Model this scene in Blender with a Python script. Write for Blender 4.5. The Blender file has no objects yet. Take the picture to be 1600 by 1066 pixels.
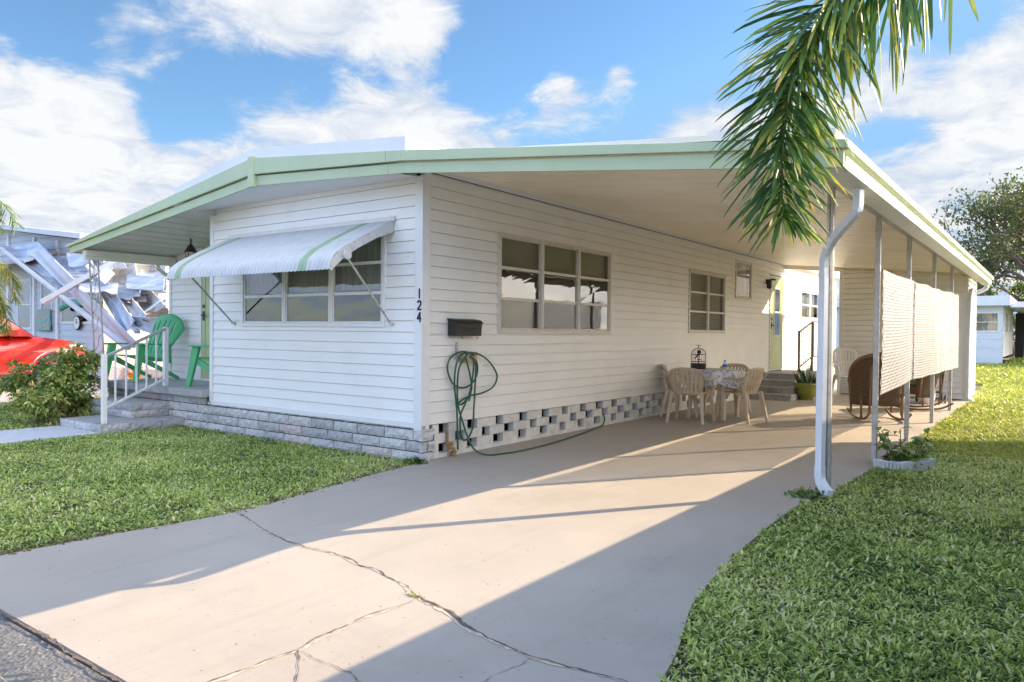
import bpy, bmesh, math, random
import numpy as np
from mathutils import Vector, Matrix
random.seed(7); rng = np.random.default_rng(11)
sc = bpy.context.scene
COL = sc.collection
PI = math.pi
# ------------------------------------------------------------------ camera
CAM = np.array([5.0806, -5.3978, 1.2971]); FOC = 1158.2
CF = np.array([-0.592001, 0.805835, -0.0128]); CR = np.array([0.805788, 0.592122, 0.009799]); CU = np.array([-0.015475, 0.004513, 0.99987])
cd = bpy.data.cameras.new("camera"); cam = bpy.data.objects.new("camera", cd); COL.objects.link(cam)
cd.sensor_width = 36; cd.lens = FOC / 1600 * 36; cd.clip_end = 2000; cd.clip_start = .05
cam.matrix_world = Matrix([[CR[0], CU[0], -CF[0], CAM[0]], [CR[1], CU[1], -CF[1], CAM[1]], [CR[2], CU[2], -CF[2], CAM[2]], [0, 0, 0, 1]])
sc.camera = cam
def at(px, py, ax, val):      # survey helper: the point of the world seen at a photo pixel on a plane
    d = CF + CR * (px - 800) / FOC + CU * (533.5 - py) / FOC
    return CAM + d * ((val - CAM[ax]) / d[ax])
# ------------------------------------------------------------------ materials
def newmat(name):
    m = bpy.data.materials.new(name); m.use_nodes = True
    nt = m.node_tree; return m, nt, nt.nodes["Principled BSDF"]
def ramp(nt, stops):
    r = nt.nodes.new("ShaderNodeValToRGB")
    while len(r.color_ramp.elements) < len(stops): r.color_ramp.elements.new(.5)
    for e, (p, c) in zip(r.color_ramp.elements, stops): e.position = p; e.color = (*c, 1)
    return r
def mat(name, c, rough=.6, metal=0, var=.06, scale=4, bump=0, bscale=60, spec=.5, dirt=None, dscale=1.5, coat=0, dlo=.52, dhi=.7, tcoord='Object', stretch=None):
    m, nt, b = newmat(name); N = nt.nodes; L = nt.links
    tc = N.new("ShaderNodeTexCoord"); src = tc.outputs[tcoord]
    if stretch:
        mp = N.new("ShaderNodeMapping"); mp.inputs['Scale'].default_value = stretch; L.new(src, mp.inputs[0]); src = mp.outputs[0]
    no = N.new("ShaderNodeTexNoise"); no.inputs['Scale'].default_value = scale; no.inputs['Detail'].default_value = 6; L.new(src, no.inputs['Vector'])
    r = ramp(nt, [(.3, tuple(x * (1 - var) for x in c)), (.7, tuple(min(1, x * (1 + var)) for x in c))]); L.new(no.outputs['Fac'], r.inputs[0])
    out = r.outputs[0]
    if dirt:
        n2 = N.new("ShaderNodeTexNoise"); n2.inputs['Scale'].default_value = dscale; n2.inputs['Detail'].default_value = 9; n2.inputs['Roughness'].default_value = .65; L.new(src, n2.inputs['Vector'])
        r2 = ramp(nt, [(dlo, (0, 0, 0)), (dhi, (1, 1, 1))]); L.new(n2.outputs['Fac'], r2.inputs[0])
        mx = N.new("ShaderNodeMix"); mx.data_type = 'RGBA'; L.new(r2.outputs[0], mx.inputs[0]); L.new(out, mx.inputs[6]); mx.inputs[7].default_value = (*dirt, 1); out = mx.outputs[2]
    L.new(out, b.inputs['Base Color'])
    b.inputs['Roughness'].default_value = rough; b.inputs['Metallic'].default_value = metal
    b.inputs['Specular IOR Level'].default_value = spec; b.inputs['Coat Weight'].default_value = coat
    if bump:
        n3 = N.new("ShaderNodeTexNoise"); n3.inputs['Scale'].default_value = bscale; n3.inputs['Detail'].default_value = 5; L.new(src, n3.inputs['Vector'])
        bp = N.new("ShaderNodeBump"); bp.inputs['Strength'].default_value = bump; bp.inputs['Distance'].default_value = .01; L.new(n3.outputs['Fac'], bp.inputs['Height']); L.new(bp.outputs[0], b.inputs['Normal'])
    return m
def leafmat(name, stops, rough=.45, trans=.35, spec=.5):
    m, nt, b = newmat(name); N = nt.nodes; L = nt.links
    a = N.new("ShaderNodeAttribute"); a.attribute_name = "rnd"
    r = ramp(nt, stops); L.new(a.outputs['Fac'], r.inputs[0]); L.new(r.outputs[0], b.inputs['Base Color'])
    b.inputs['Roughness'].default_value = rough; b.inputs['Specular IOR Level'].default_value = spec
    t = N.new("ShaderNodeBsdfTranslucent"); L.new(r.outputs[0], t.inputs[0])
    mx = N.new("ShaderNodeMixShader"); mx.inputs[0].default_value = trans
    L.new(b.outputs[0], mx.inputs[1]); L.new(t.outputs[0], mx.inputs[2]); L.new(mx.outputs[0], N["Material Output"].inputs[0])
    return m
def glassmat(name, tint=(.8, .84, .82), ior=1.52):
    m, nt, b = newmat(name); N = nt.nodes; L = nt.links; N.remove(b)
    t = N.new("ShaderNodeBsdfTransparent"); t.inputs[0].default_value = (*tint, 1)
    g = N.new("ShaderNodeBsdfGlossy"); g.inputs['Roughness'].default_value = .01
    no = N.new("ShaderNodeTexNoise"); no.inputs['Scale'].default_value = 2.2; bp = N.new("ShaderNodeBump"); bp.inputs['Strength'].default_value = .06; bp.inputs['Distance'].default_value = .03
    L.new(no.outputs['Fac'], bp.inputs['Height']); L.new(bp.outputs[0], g.inputs['Normal'])
    ge = N.new("ShaderNodeNewGeometry"); dp = N.new("ShaderNodeVectorMath"); dp.operation = 'DOT_PRODUCT'; L.new(ge.outputs['Incoming'], dp.inputs[0]); L.new(ge.outputs['Normal'], dp.inputs[1])
    def mth(op, a, b_=None):
        q = N.new("ShaderNodeMath"); q.operation = op; L.new(a, q.inputs[0])
        if b_ is not None: q.inputs[1].default_value = b_
        return q.outputs[0]
    ab = mth('ABSOLUTE', dp.outputs['Value']); inv = N.new("ShaderNodeMath"); inv.operation = 'SUBTRACT'; inv.inputs[0].default_value = 1; L.new(ab, inv.inputs[1])
    p5 = mth('POWER', inv.outputs[0], 4.0); fc = mth('MULTIPLY', p5, .8); fc = mth('ADD', fc, ((ior - 1) / (ior + 1)) ** 2 * 2)
    mx = N.new("ShaderNodeMixShader"); L.new(fc, mx.inputs[0]); L.new(t.outputs[0], mx.inputs[1]); L.new(g.outputs[0], mx.inputs[2]); L.new(mx.outputs[0], N["Material Output"].inputs[0])
    return m
M = {}
M['siding'] = mat('white_vinyl_siding', (.86, .845, .81), .5, var=.025, scale=2.2, bump=.05, bscale=90, dirt=(.74, .72, .68), dscale=1.3, dlo=.55, dhi=.85)
M['trim'] = mat('white_trim', (.80, .80, .79), .45, var=.03, scale=8)
M['ceil'] = mat('carport_ceiling_aluminium', (.88, .81, .67), .42, var=.05, scale=1.2, dirt=(.78, .70, .55), dscale=.8)
M['sage'] = mat('sage_green_fascia', (.45, .53, .335), .45, var=.05, scale=3, dirt=(.38, .45, .28), dscale=5, dlo=.6, dhi=.8)
M['roofw'] = mat('white_roof_coating', (.74, .76, .80), .55, var=.04, scale=3)
M['gutw'] = mat('white_gutter_paint', (.70, .70, .60), .4, var=.05, scale=6, dirt=(.6, .6, .5), dscale=6, dlo=.62, dhi=.85)
M['dspout'] = mat('downspout_paint', (.72, .76, .82), .4, var=.05, scale=7, dirt=(.42, .42, .42), dscale=9, dlo=.63, dhi=.75)
M['alum'] = mat('window_aluminium', (.66, .62, .56), .45, metal=.1, var=.06, scale=12)
M['galv'] = mat('galvanised_post', (.50, .49, .47), .45, metal=.35, var=.12, scale=14, dirt=(.35, .33, .3), dscale=10)
M['glass'] = glassmat('window_glass')
M['glassd'] = glassmat('door_glass', (.5, .5, .5), 1.7)
M['blind'] = mat('beige_blind', (.42, .38, .27), .7, var=.06, scale=5)
M['curtain'] = mat('sheer_curtain', (.40, .37, .31), .8, var=.2, scale=9, stretch=(1, 12, .3))
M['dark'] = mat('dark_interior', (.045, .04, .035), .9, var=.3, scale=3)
M['green_door'] = mat('pale_green_door', (.46, .55, .29), .45, var=.04, scale=4)
M['black'] = mat('black_metal', (.018, .017, .016), .45, var=.2, scale=20)
M['mailblk'] = mat('black_mailbox_metal', (.02, .019, .019), .38, var=.2, scale=20)
M['num'] = mat('black_number', (.02, .02, .025), .5)
def blockmat():
    m, nt, b = newmat('split_face_block'); N = nt.nodes; L = nt.links
    a = N.new("ShaderNodeAttribute"); a.attribute_name = "rnd"
    tc = N.new("ShaderNodeTexCoord"); no = N.new("ShaderNodeTexNoise"); no.inputs['Scale'].default_value = 22; no.inputs['Detail'].default_value = 8; L.new(tc.outputs['Object'], no.inputs['Vector'])
    r = ramp(nt, [(0, (.42, .42, .42)), (.45, (.58, .58, .58)), (.8, (.62, .60, .57)), (1, (.52, .44, .40))]); L.new(a.outputs['Fac'], r.inputs[0])
    r2 = ramp(nt, [(.3, (.78, .78, .78)), (.65, (1.1, 1.1, 1.1))]); L.new(no.outputs['Fac'], r2.inputs[0])
    mx = N.new("ShaderNodeMix"); mx.data_type = 'RGBA'; mx.blend_type = 'MULTIPLY'; mx.inputs[0].default_value = 1; L.new(r.outputs[0], mx.inputs[6]); L.new(r2.outputs[0], mx.inputs[7]); L.new(mx.outputs[2], b.inputs['Base Color'])
    b.inputs['Roughness'].default_value = .9
    bp = N.new("ShaderNodeBump"); bp.inputs['Strength'].default_value = .9; bp.inputs['Distance'].default_value = .012; L.new(no.outputs['Fac'], bp.inputs['Height']); L.new(bp.outputs[0], b.inputs['Normal'])
    return m
M['block'] = blockmat()
M['mortar'] = mat('dark_mortar', (.06, .058, .055), .95, var=.3, scale=20)
M['ventblk'] = mat('painted_vent_block', (.74, .72, .68), .85, var=.12, scale=16, bump=.5, bscale=70, dirt=(.55, .52, .48), dscale=4)
M['conc'] = mat('grey_concrete', (.40, .39, .38), .9, var=.15, scale=9, bump=.4, bscale=90, dirt=(.26, .25, .23), dscale=4)
M['walk'] = mat('pale_walkway_concrete', (.52, .54, .57), .9, var=.08, scale=9, bump=.3, bscale=90)
def slabmat():
    m, nt, b = newmat('tan_painted_driveway'); N = nt.nodes; L = nt.links
    tc = N.new("ShaderNodeTexCoord")
    def noise(s, d=8, ro=.6, st=None):
        n = N.new("ShaderNodeTexNoise"); n.inputs['Scale'].default_value = s; n.inputs['Detail'].default_value = d; n.inputs['Roughness'].default_value = ro
        if st:
            mp = N.new("ShaderNodeMapping"); mp.inputs['Scale'].default_value = st; L.new(tc.outputs['Object'], mp.inputs[0]); L.new(mp.outputs[0], n.inputs['Vector'])
        else: L.new(tc.outputs['Object'], n.inputs['Vector'])
        return n
    n1 = noise(.9); r1 = ramp(nt, [(.3, (.365, .33, .28)), (.7, (.425, .385, .33))]); L.new(n1.outputs['Fac'], r1.inputs[0])
    def over(src, n, lo, hi, col, amt=1):
        r = ramp(nt, [(lo, (0, 0, 0)), (hi, (amt, amt, amt))]); L.new(n.outputs['Fac'], r.inputs[0])
        mx = N.new("ShaderNodeMix"); mx.data_type = 'RGBA'; L.new(r.outputs[0], mx.inputs[0]); L.new(src, mx.inputs[6]); mx.inputs[7].default_value = (*col, 1); return mx.outputs[2]
    o = over(r1.outputs[0], noise(1.7, 10, .7), .56, .72, (.38, .33, .27), .6)
    o = over(o, noise(14, 6, .7), .62, .74, (.39, .34, .285), .5)
    o = over(o, noise(3, 8, .7, (3.5, 1, 1)), .63, .74, (.36, .31, .27), .5)
    o = over(o, noise(110, 3, .6), .60, .72, (.36, .31, .26), .45)
    o = over(o, noise(1.1, 9, .75, (5, .35, 1)), .52, .72, (.30, .27, .24), .5)
    o = over(o, noise(.75, 6, .7), .57, .64, (.33, .295, .25), .42)
    o = over(o, noise(2.6, 9, .8), .60, .64, (.29, .26, .22), .3)
    o = over(o, noise(38, 2, .5), .715, .74, (.12, .10, .08), .8)
    L.new(o, b.inputs['Base Color'])
    rr = ramp(nt, [(.3, (.55, .55, .55)), (.7, (.8, .8, .8))]); L.new(n1.outputs['Fac'], rr.inputs[0]); L.new(rr.outputs[0], b.inputs['Roughness']); b.inputs['Specular IOR Level'].default_value = .35
    n3 = noise(75, 7, .7); bp = N.new("ShaderNodeBump"); bp.inputs['Strength'].default_value = .22; bp.inputs['Distance'].default_value = .006; L.new(n3.outputs['Fac'], bp.inputs['Height'])
    n4 = noise(2.2, 3); bp2 = N.new("ShaderNodeBump"); bp2.inputs['Strength'].default_value = .15; bp2.inputs['Distance'].default_value = .04; L.new(n4.outputs['Fac'], bp2.inputs['Height']); L.new(bp.outputs[0], bp2.inputs['Normal']); L.new(bp2.outputs[0], b.inputs['Normal'])
    return m
M['slab'] = slabmat()
M['crack'] = mat('crack_dark', (.13, .10, .085), .95, var=.4, scale=30)
M['crackl'] = mat('pale_crack_line', (.50, .42, .33), .95, var=.3, scale=30)  # pale ribbon, set off to one side of the driveway cracks
def roadmat():
    m, nt, b = newmat('worn_asphalt'); N = nt.nodes; L = nt.links
    tc = N.new("ShaderNodeTexCoord"); v = N.new("ShaderNodeTexVoronoi"); v.inputs['Scale'].default_value = 60; L.new(tc.outputs['Object'], v.inputs['Vector'])
    n = N.new("ShaderNodeTexNoise"); n.inputs['Scale'].default_value = 7; n.inputs['Detail'].default_value = 8; L.new(tc.outputs['Object'], n.inputs['Vector'])
    r = ramp(nt, [(.3, (.10, .105, .11)), (.7, (.17, .17, .165))]); L.new(n.outputs['Fac'], r.inputs[0])
    n2 = N.new("ShaderNodeTexNoise"); n2.inputs['Scale'].default_value = 55; n2.inputs['Detail'].default_value = 4; L.new(tc.outputs['Object'], n2.inputs['Vector'])
    r2 = ramp(nt, [(.62, (0, 0, 0)), (.70, (1, 1, 1))]); L.new(n2.outputs['Fac'], r2.inputs[0])
    mx = N.new("ShaderNodeMix"); mx.data_type = 'RGBA'; L.new(r2.outputs[0], mx.inputs[0]); L.new(r.outputs[0], mx.inputs[6]); mx.inputs[7].default_value = (.34, .32, .28, 1); L.new(mx.outputs[2], b.inputs['Base Color'])
    b.inputs['Roughness'].default_value = .9
    bp = N.new("ShaderNodeBump"); bp.inputs['Strength'].default_value = .7; bp.inputs['Distance'].default_value = .01; L.new(v.outputs['Distance'], bp.inputs['Height']); L.new(bp.outputs[0], b.inputs['Normal'])
    return m
M['road'] = roadmat()
M['soil'] = mat('soil_and_thatch', (.07, .06, .035), .95, var=.5, scale=9, bump=.6, bscale=40, dirt=(.06, .085, .025), dscale=.8, dlo=.4, dhi=.6)
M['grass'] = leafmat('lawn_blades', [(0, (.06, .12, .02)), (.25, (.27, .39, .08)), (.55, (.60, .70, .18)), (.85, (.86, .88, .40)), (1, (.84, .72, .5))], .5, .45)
M['grassy'] = leafmat('sun_tinted_lawn_blades', [(0, (.18, .28, .04)), (.5, (.42, .48, .07)), (.85, (.60, .60, .13)), (1, (.62, .52, .28))], .5, .45)  # lit copy of the lawn colour, sunlight's yellow put into the blades
M['shrub'] = leafmat('shrub_leaves', [(0, (.05, .12, .03)), (.45, (.15, .27, .06)), (.75, (.36, .44, .10)), (1, (.70, .66, .26))], .35, .3)
M['frond'] = leafmat('palm_leaflets', [(0, (.03, .085, .03)), (.45, (.075, .16, .045)), (.75, (.18, .28, .05)), (.92, (.50, .46, .08)), (1, (.42, .28, .10))], .45, .3, .3)
M['treelf'] = leafmat('oak_leaves', [(0, (.04, .075, .02)), (.6, (.10, .14, .035)), (1, (.26, .25, .07))], .5, .35)
M['ylf'] = leafmat('yellowing_fronds', [(0, (.14, .2, .04)), (.5, (.38, .38, .07)), (1, (.6, .47, .14))], .45, .4)
M['bark'] = mat('bark', (.12, .10, .08), .95, var=.3, scale=12, bump=.8, bscale=25)
M['stem'] = mat('green_stem', (.12, .17, .05), .6, var=.2, scale=15)
M['petal'] = mat('orange_red_petals', (.80, .20, .07), .6, var=.2, scale=20)
M['petalw'] = mat('cream_petals', (.80, .70, .50), .6, var=.2, scale=20)
M['plast_t'] = mat('tan_plastic', (.60, .48, .34), .4, var=.04, scale=6, dirt=(.45, .36, .26), dscale=8, dlo=.62, dhi=.8)
M['plast_g'] = mat('green_plastic', (.09, .45, .19), .4, var=.06, scale=6)
M['plast_w'] = mat('white_plastic', (.74, .72, .68), .4, var=.04, scale=6)
def clothmat():
    m, nt, b = newmat('blue_floral_tablecloth'); N = nt.nodes; L = nt.links
    tc = N.new("ShaderNodeTexCoord"); n = N.new("ShaderNodeTexNoise"); n.inputs['Scale'].default_value = 9; n.inputs['Detail'].default_value = 3; n.inputs['Distortion'].default_value = 1.5; L.new(tc.outputs['Object'], n.inputs['Vector'])
    r = ramp(nt, [(.0, (.72, .72, .74)), (.5, (.72, .71, .73)), (.56, (.45, .5, .64)), (.62, (.12, .2, .38)), (.66, (.7, .68, .7))]); L.new(n.outputs['Fac'], r.inputs[0]); L.new(r.outputs[0], b.inputs['Base Color']); b.inputs['Roughness'].default_value = .6
    return m
M['cloth'] = clothmat()
M['pot'] = mat('olive_glazed_pot', (.26, .28, .05), .25, var=.1, scale=5, coat=.4)
def snakemat():
    m, nt, b = newmat('snake_plant_leaf'); N = nt.nodes; L = nt.links
    tc = N.new("ShaderNodeTexCoord"); w = N.new("ShaderNodeTexNoise"); w.inputs['Scale'].default_value = 12; mp = N.new("ShaderNodeMapping"); mp.inputs['Scale'].default_value = (1, 1, 5); L.new(tc.outputs['Object'], mp.inputs[0]); L.new(mp.outputs[0], w.inputs['Vector'])
    r = ramp(nt, [(.35, (.03, .07, .03)), (.6, (.12, .2, .07))]); L.new(w.outputs['Fac'], r.inputs[0]); L.new(r.outputs[0], b.inputs['Base Color']); b.inputs['Roughness'].default_value = .4
    return m
M['snake'] = snakemat()
def weavemat(name, c1, c2):
    m, nt, b = newmat(name); N = nt.nodes; L = nt.links
    tc = N.new("ShaderNodeTexCoord"); w = N.new("ShaderNodeTexWave"); w.bands_direction = 'Z'; w.inputs['Scale'].default_value = 22; w.inputs['Distortion'].default_value = 1; L.new(tc.outputs['Object'], w.inputs['Vector'])
    w2 = N.new("ShaderNodeTexWave"); w2.bands_direction = 'DIAGONAL'; w2.inputs['Scale'].default_value = 26; L.new(tc.outputs['Object'], w2.inputs['Vector'])
    mm = N.new("ShaderNodeMath"); mm.operation = 'MULTIPLY'; L.new(w.outputs['Fac'], mm.inputs[0]); L.new(w2.outputs['Fac'], mm.inputs[1])
    r = ramp(nt, [(0, c1), (.7, c2)]); L.new(mm.outputs[0], r.inputs[0]); L.new(r.outputs[0], b.inputs['Base Color']); b.inputs['Roughness'].default_value = .6
    bp = N.new("ShaderNodeBump"); bp.inputs['Strength'].default_value = .8; bp.inputs['Distance'].default_value = .01; L.new(mm.outputs[0], bp.inputs['Height']); L.new(bp.outputs[0], b.inputs['Normal'])
    return m
M['wicker'] = weavemat('brown_wicker', (.09, .05, .03), (.32, .20, .12))
M['cane'] = mat('cane_frame', (.26, .16, .09), .5, var=.2, scale=15)
M['cushion'] = mat('green_cushion', (.20, .30, .20), .85, var=.12, scale=10)
M['hose'] = mat('green_hose', (.012, .10, .06), .35, var=.1, scale=20)
M['brass'] = mat('weathered_brass', (.38, .24, .11), .5, metal=.5, var=.3, scale=30)
M['rust'] = mat('rusty_pipe', (.36, .20, .10), .8, var=.35, scale=20)
M['white_lat'] = mat('white_lattice', (.62, .63, .65), .5, var=.03, scale=8)
M['red'] = mat('red_car_paint', (.62, .02, .012), .25, var=.03, coat=1)
M['dred'] = mat('dark_red_car_paint', (.16, .012, .015), .3, var=.03, coat=1)
M['chrome'] = mat('bright_chrome', (.75, .75, .75), .15, metal=1)
M['rubber'] = mat('black_rubber', (.02, .02, .02), .8)
M['carglass'] = mat('car_glass', (.03, .04, .05), .06, spec=.9)
M['headl'] = mat('headlight_lens', (.8, .8, .8), .1, coat=1)
M['panel'] = mat('crumpled_aluminium', (.40, .47, .60), .4, metal=.3, var=.15, scale=3, dirt=(.62, .65, .70), dscale=2, dlo=.5, dhi=.6)
M['panelw'] = mat('white_roof_panel', (.52, .55, .60), .45, var=.06, scale=3, dirt=(.5, .5, .5), dscale=3, dlo=.6, dhi=.8)
M['brown'] = mat('exposed_plywood', (.22, .14, .08), .9, var=.3, scale=8)
M['teal'] = mat('teal_mosaic', (.08, .42, .40), .5, var=.5, scale=25, dirt=(.6, .25, .15), dscale=12, dlo=.5, dhi=.55)
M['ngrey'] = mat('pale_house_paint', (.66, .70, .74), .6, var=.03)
M['beigeh'] = mat('beige_house_paint', (.60, .52, .42), .7, var=.05)
M['amber'] = mat('lantern_glass', (.55, .5, .4), .15)
M['clay'] = mat('dead_leaves', (.16, .10, .06), .95, var=.5, scale=30)
M['bottle'] = mat('clear_bottle', (.75, .8, .85), .1, coat=1)
M['bluel'] = mat('blue_label', (.08, .2, .5), .5)
def corrug(name, c, gc, x0s):
    return mat(name, c, .45, var=.05, scale=5, dirt=(.44, .48, .49), dscale=5, dlo=.5, dhi=.72)
M['awn'] = corrug('awning_aluminium', (.58, .60, .61), None, None)
M['awng'] = mat('awning_green_stripe', (.30, .43, .27), .45, var=.06, scale=5)
M['awnd'] = mat('awning_weathered_aluminium', (.5, .55, .58), .5, var=.12, scale=8, dirt=(.38, .46, .46), dscale=4, dlo=.4, dhi=.65)
# ------------------------------------------------------------------ mesh builder
OFF = {}
class MB:
    def __init__(s): s.v = []; s.f = []; s.mi = []; s.T = None; s.rn = []
    def addv(s, pts):
        n = len(s.v)
        for p in pts:
            if s.T: p = s.T(p)
            s.v.append(tuple(float(c) for c in p))
        return n
    def face(s, idx, mi=0): s.f.append(tuple(idx)); s.mi.append(mi)
    def poly(s, pts, mi=0): n = s.addv(pts); s.face(range(n, n + len(pts)), mi)
    def box(s, x0, x1, y0, y1, z0, z1, mi=0):
        n = s.addv([(x0, y0, z0), (x1, y0, z0), (x1, y1, z0), (x0, y1, z0), (x0, y0, z1), (x1, y0, z1), (x1, y1, z1), (x0, y1, z1)])
        for q in ((3, 2, 1, 0), (4, 5, 6, 7), (0, 1, 5, 4), (1, 2, 6, 5), (2, 3, 7, 6), (3, 0, 4, 7)): s.face([n + i for i in q], mi)
    def bar(s, a, b, w, h, mi=0, up=(0, 0, 1), w2=None, h2=None):   # tapered box from a to b
        a = Vector(a); b = Vector(b); d = (b - a).normalized(); u = Vector(up)
        if abs(d.dot(u)) > .98: u = Vector((0, 1, 0)) if abs(d.y) < .9 else Vector((1, 0, 0))
        r = d.cross(u).normalized(); u = r.cross(d)
        w2 = w if w2 is None else w2; h2 = h if h2 is None else h2
        pts = []
        for p, ww, hh in ((a, w, h), (b, w2, h2)):
            for i, j in ((-1, -1), (1, -1), (1, 1), (-1, 1)): pts.append(p + r * (i * ww / 2) + u * (j * hh / 2))
        n = s.addv(pts)
        for q in ((0, 1, 2, 3), (7, 6, 5, 4), (0, 4, 5, 1), (1, 5, 6, 2), (2, 6, 7, 3), (3, 7, 4, 0)): s.face([n + i for i in q], mi)
    def tube(s, pts, r, n=8, mi=0, closed=False, flat=1.0):
        P = [Vector(p) for p in pts]; k = len(P); rs = r if isinstance(r, (list, tuple)) else [r] * k
        nrm = None; rings = []
        for i in range(k):
            if closed: t = (P[(i + 1) % k] - P[i - 1]).normalized()
            else: t = (P[min(i + 1, k - 1)] - P[max(i - 1, 0)]).normalized()
            if nrm is None:
                nrm = t.cross(Vector((0, 0, 1)))
                if nrm.length < .1: nrm = t.cross(Vector((0, 1, 0)))
                nrm.normalize()
            nrm = (nrm - t * nrm.dot(t)); nrm = nrm.normalized() if nrm.length > 1e-6 else t.orthogonal().normalized()
            b = t.cross(nrm)
            rings.append(s.addv([P[i] + (nrm * math.cos(2 * PI * j / n) + b * flat * math.sin(2 * PI * j / n)) * rs[i] for j in range(n)]))
        for i in range(k if closed else k - 1):
            a = rings[i]; b = rings[(i + 1) % k]
            for j in range(n): s.face((a + j, a + (j + 1) % n, b + (j + 1) % n, b + j), mi)
        if not closed:
            s.face([rings[0] + j for j in range(n)][::-1], mi); s.face([rings[-1] + j for j in range(n)], mi)
    def lathe(s, prof, c=(0, 0, 0), n=24, mi=0):
        rings = [s.addv([(c[0] + r * math.cos(2 * PI * j / n), c[1] + r * math.sin(2 * PI * j / n), c[2] + z) for j in range(n)]) for r, z in prof]
        for a, b in zip(rings, rings[1:]):
            for j in range(n): s.face((a + j, a + (j + 1) % n, b + (j + 1) % n, b + j), mi)
    def prism(s, prof, axis, a, b, mi=0):    # closed polygon (two coordinates) extruded along axis
        def P(u, v, w): return (w, u, v) if axis == 0 else ((u, w, v) if axis == 1 else (u, v, w))
        k = len(prof); n = s.addv([P(u, v, a) for u, v in prof] + [P(u, v, b) for u, v in prof])
        s.face([n + i for i in range(k)], mi); s.face([n + k + i for i in range(k)][::-1], mi)
        for i in range(k): s.face((n + i, n + (i + 1) % k, n + k + (i + 1) % k, n + k + i), mi)
    def grid(s, fn, nu, nv, mi=0, skip=None):
        n = s.addv([fn(i / nu, j / nv) for j in range(nv + 1) for i in range(nu + 1)])
        for j in range(nv):
            for i in range(nu):
                if skip and skip(i, j): continue
                a = n + j * (nu + 1) + i; s.face((a, a + 1, a + nu + 2, a + nu + 1), mi)
    def build(s, name, mats, parent=None, smooth=False, bevel=0, solid=0, sub=0, rnd=None, recalc=True):
        if not isinstance(mats, (list, tuple)): mats = [mats]
        me = bpy.data.meshes.new(name); off = OFF.get(parent, (0, 0, 0)) if parent else (0, 0, 0)
        me.from_pydata([(x - off[0], y - off[1], z - off[2]) for x, y, z in s.v], [], s.f)
        for m in mats: me.materials.append(m)
        me.polygons.foreach_set('material_index', s.mi)
        if recalc:
            bm = bmesh.new(); bm.from_mesh(me); bmesh.ops.recalc_face_normals(bm, faces=bm.faces); bm.to_mesh(me); bm.free()
        if rnd is not None:
            a = me.attributes.new('rnd', 'FLOAT', 'POINT'); a.data.foreach_set('value', np.array(rnd, dtype=np.float32))
        if smooth: me.polygons.foreach_set('use_smooth', [True] * len(me.polygons))
        me.update()
        o = bpy.data.objects.new(name, me); COL.objects.link(o)
        if parent: o.parent = parent; OFF[o] = off
        if solid: md = o.modifiers.new('s', 'SOLIDIFY'); md.thickness = solid; md.offset = 0
        if bevel: md = o.modifiers.new('b', 'BEVEL'); md.width = bevel; md.segments = 2; md.limit_method = 'ANGLE'; md.angle_limit = math.radians(40)
        if sub: md = o.modifiers.new('u', 'SUBSURF'); md.levels = sub; md.render_levels = sub
        return o
def tag(o, label=None, cat=None, group=None, kind=None):
    if label: o['label'] = label
    if cat: o['category'] = cat
    if group: o['group'] = group
    if kind: o['kind'] = kind
    return o
def thing(name, label, cat, loc=(0, 0, 0), rz=0, group=None):
    o = bpy.data.objects.new(name, None); COL.objects.link(o); o.location = loc; o.rotation_euler = (0, 0, rz)
    o.empty_display_size = .1; OFF[o] = tuple(loc) if rz == 0 else (0, 0, 0)
    return tag(o, label, cat, group)
def dup(root, loc, rz, label, scale=None):
    r = root.copy(); COL.objects.link(r); r.location = loc; r.rotation_euler = (0, 0, rz); r['label'] = label
    if scale: r.scale = scale
    for ch in list(root.children):
        c = ch.copy(); COL.objects.link(c); c.parent = r
        for g in ch.children: d = g.copy(); COL.objects.link(d); d.parent = c
    return r
def npmesh(name, V, F, m, rnd, parent=None, quad=True, F3=None):
    """fast mesh from numpy arrays: V (n,3), F (m,k)"""
    me = bpy.data.meshes.new(name); k = F.shape[1]
    me.vertices.add(len(V)); me.vertices.foreach_set('co', V.astype(np.float32).ravel())
    me.loops.add(F.size); me.loops.foreach_set('vertex_index', F.astype(np.int32).ravel())
    me.polygons.add(len(F)); me.polygons.foreach_set('loop_start', np.arange(0, F.size, k, dtype=np.int32))
    try: me.polygons.foreach_set('loop_total', np.full(len(F), k, dtype=np.int32))
    except Exception: pass
    me.update(calc_edges=True); me.validate()
    a = me.attributes.new('rnd', 'FLOAT', 'POINT'); a.data.foreach_set('value', rnd.astype(np.float32))
    me.materials.append(m); o = bpy.data.objects.new(name, me); COL.objects.link(o)
    if parent:
        o.parent = parent
        off = OFF.get(parent, (0, 0, 0)); o.location = tuple(-c for c in off); OFF[o] = (0, 0, 0)
    return o
def leaves(P, D, L, W, droop=.25, rnd=None, up=None):
    """leaf blades: base P, direction D, length L, width W -> 2 quads folded along the length"""
    n = len(P); D = D / np.linalg.norm(D, axis=1, keepdims=True)
    if up is None: up = rng.normal(size=(n, 3))
    S = np.cross(D, up); S /= np.linalg.norm(S, axis=1, keepdims=True) + 1e-9
    L = np.broadcast_to(L, (n,))[:, None]; W = np.broadcast_to(W, (n,))[:, None]
    dz = np.array([[0, 0, -1.]]) * L * droop
    a = P; m = P + D * L * .45 + dz * .25; t = P + D * L + dz
    V = np.stack([a, m + S * W / 2, t, m - S * W / 2], 1).reshape(-1, 3)
    b = np.arange(n)[:, None] * 4; F = np.concatenate([b + np.array([[0, 1, 2]]), b + np.array([[0, 2, 3]])], 1).reshape(-1, 3)
    if rnd is None: rnd = rng.random(n)
    return V, F, np.repeat(rnd, 4)
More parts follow.
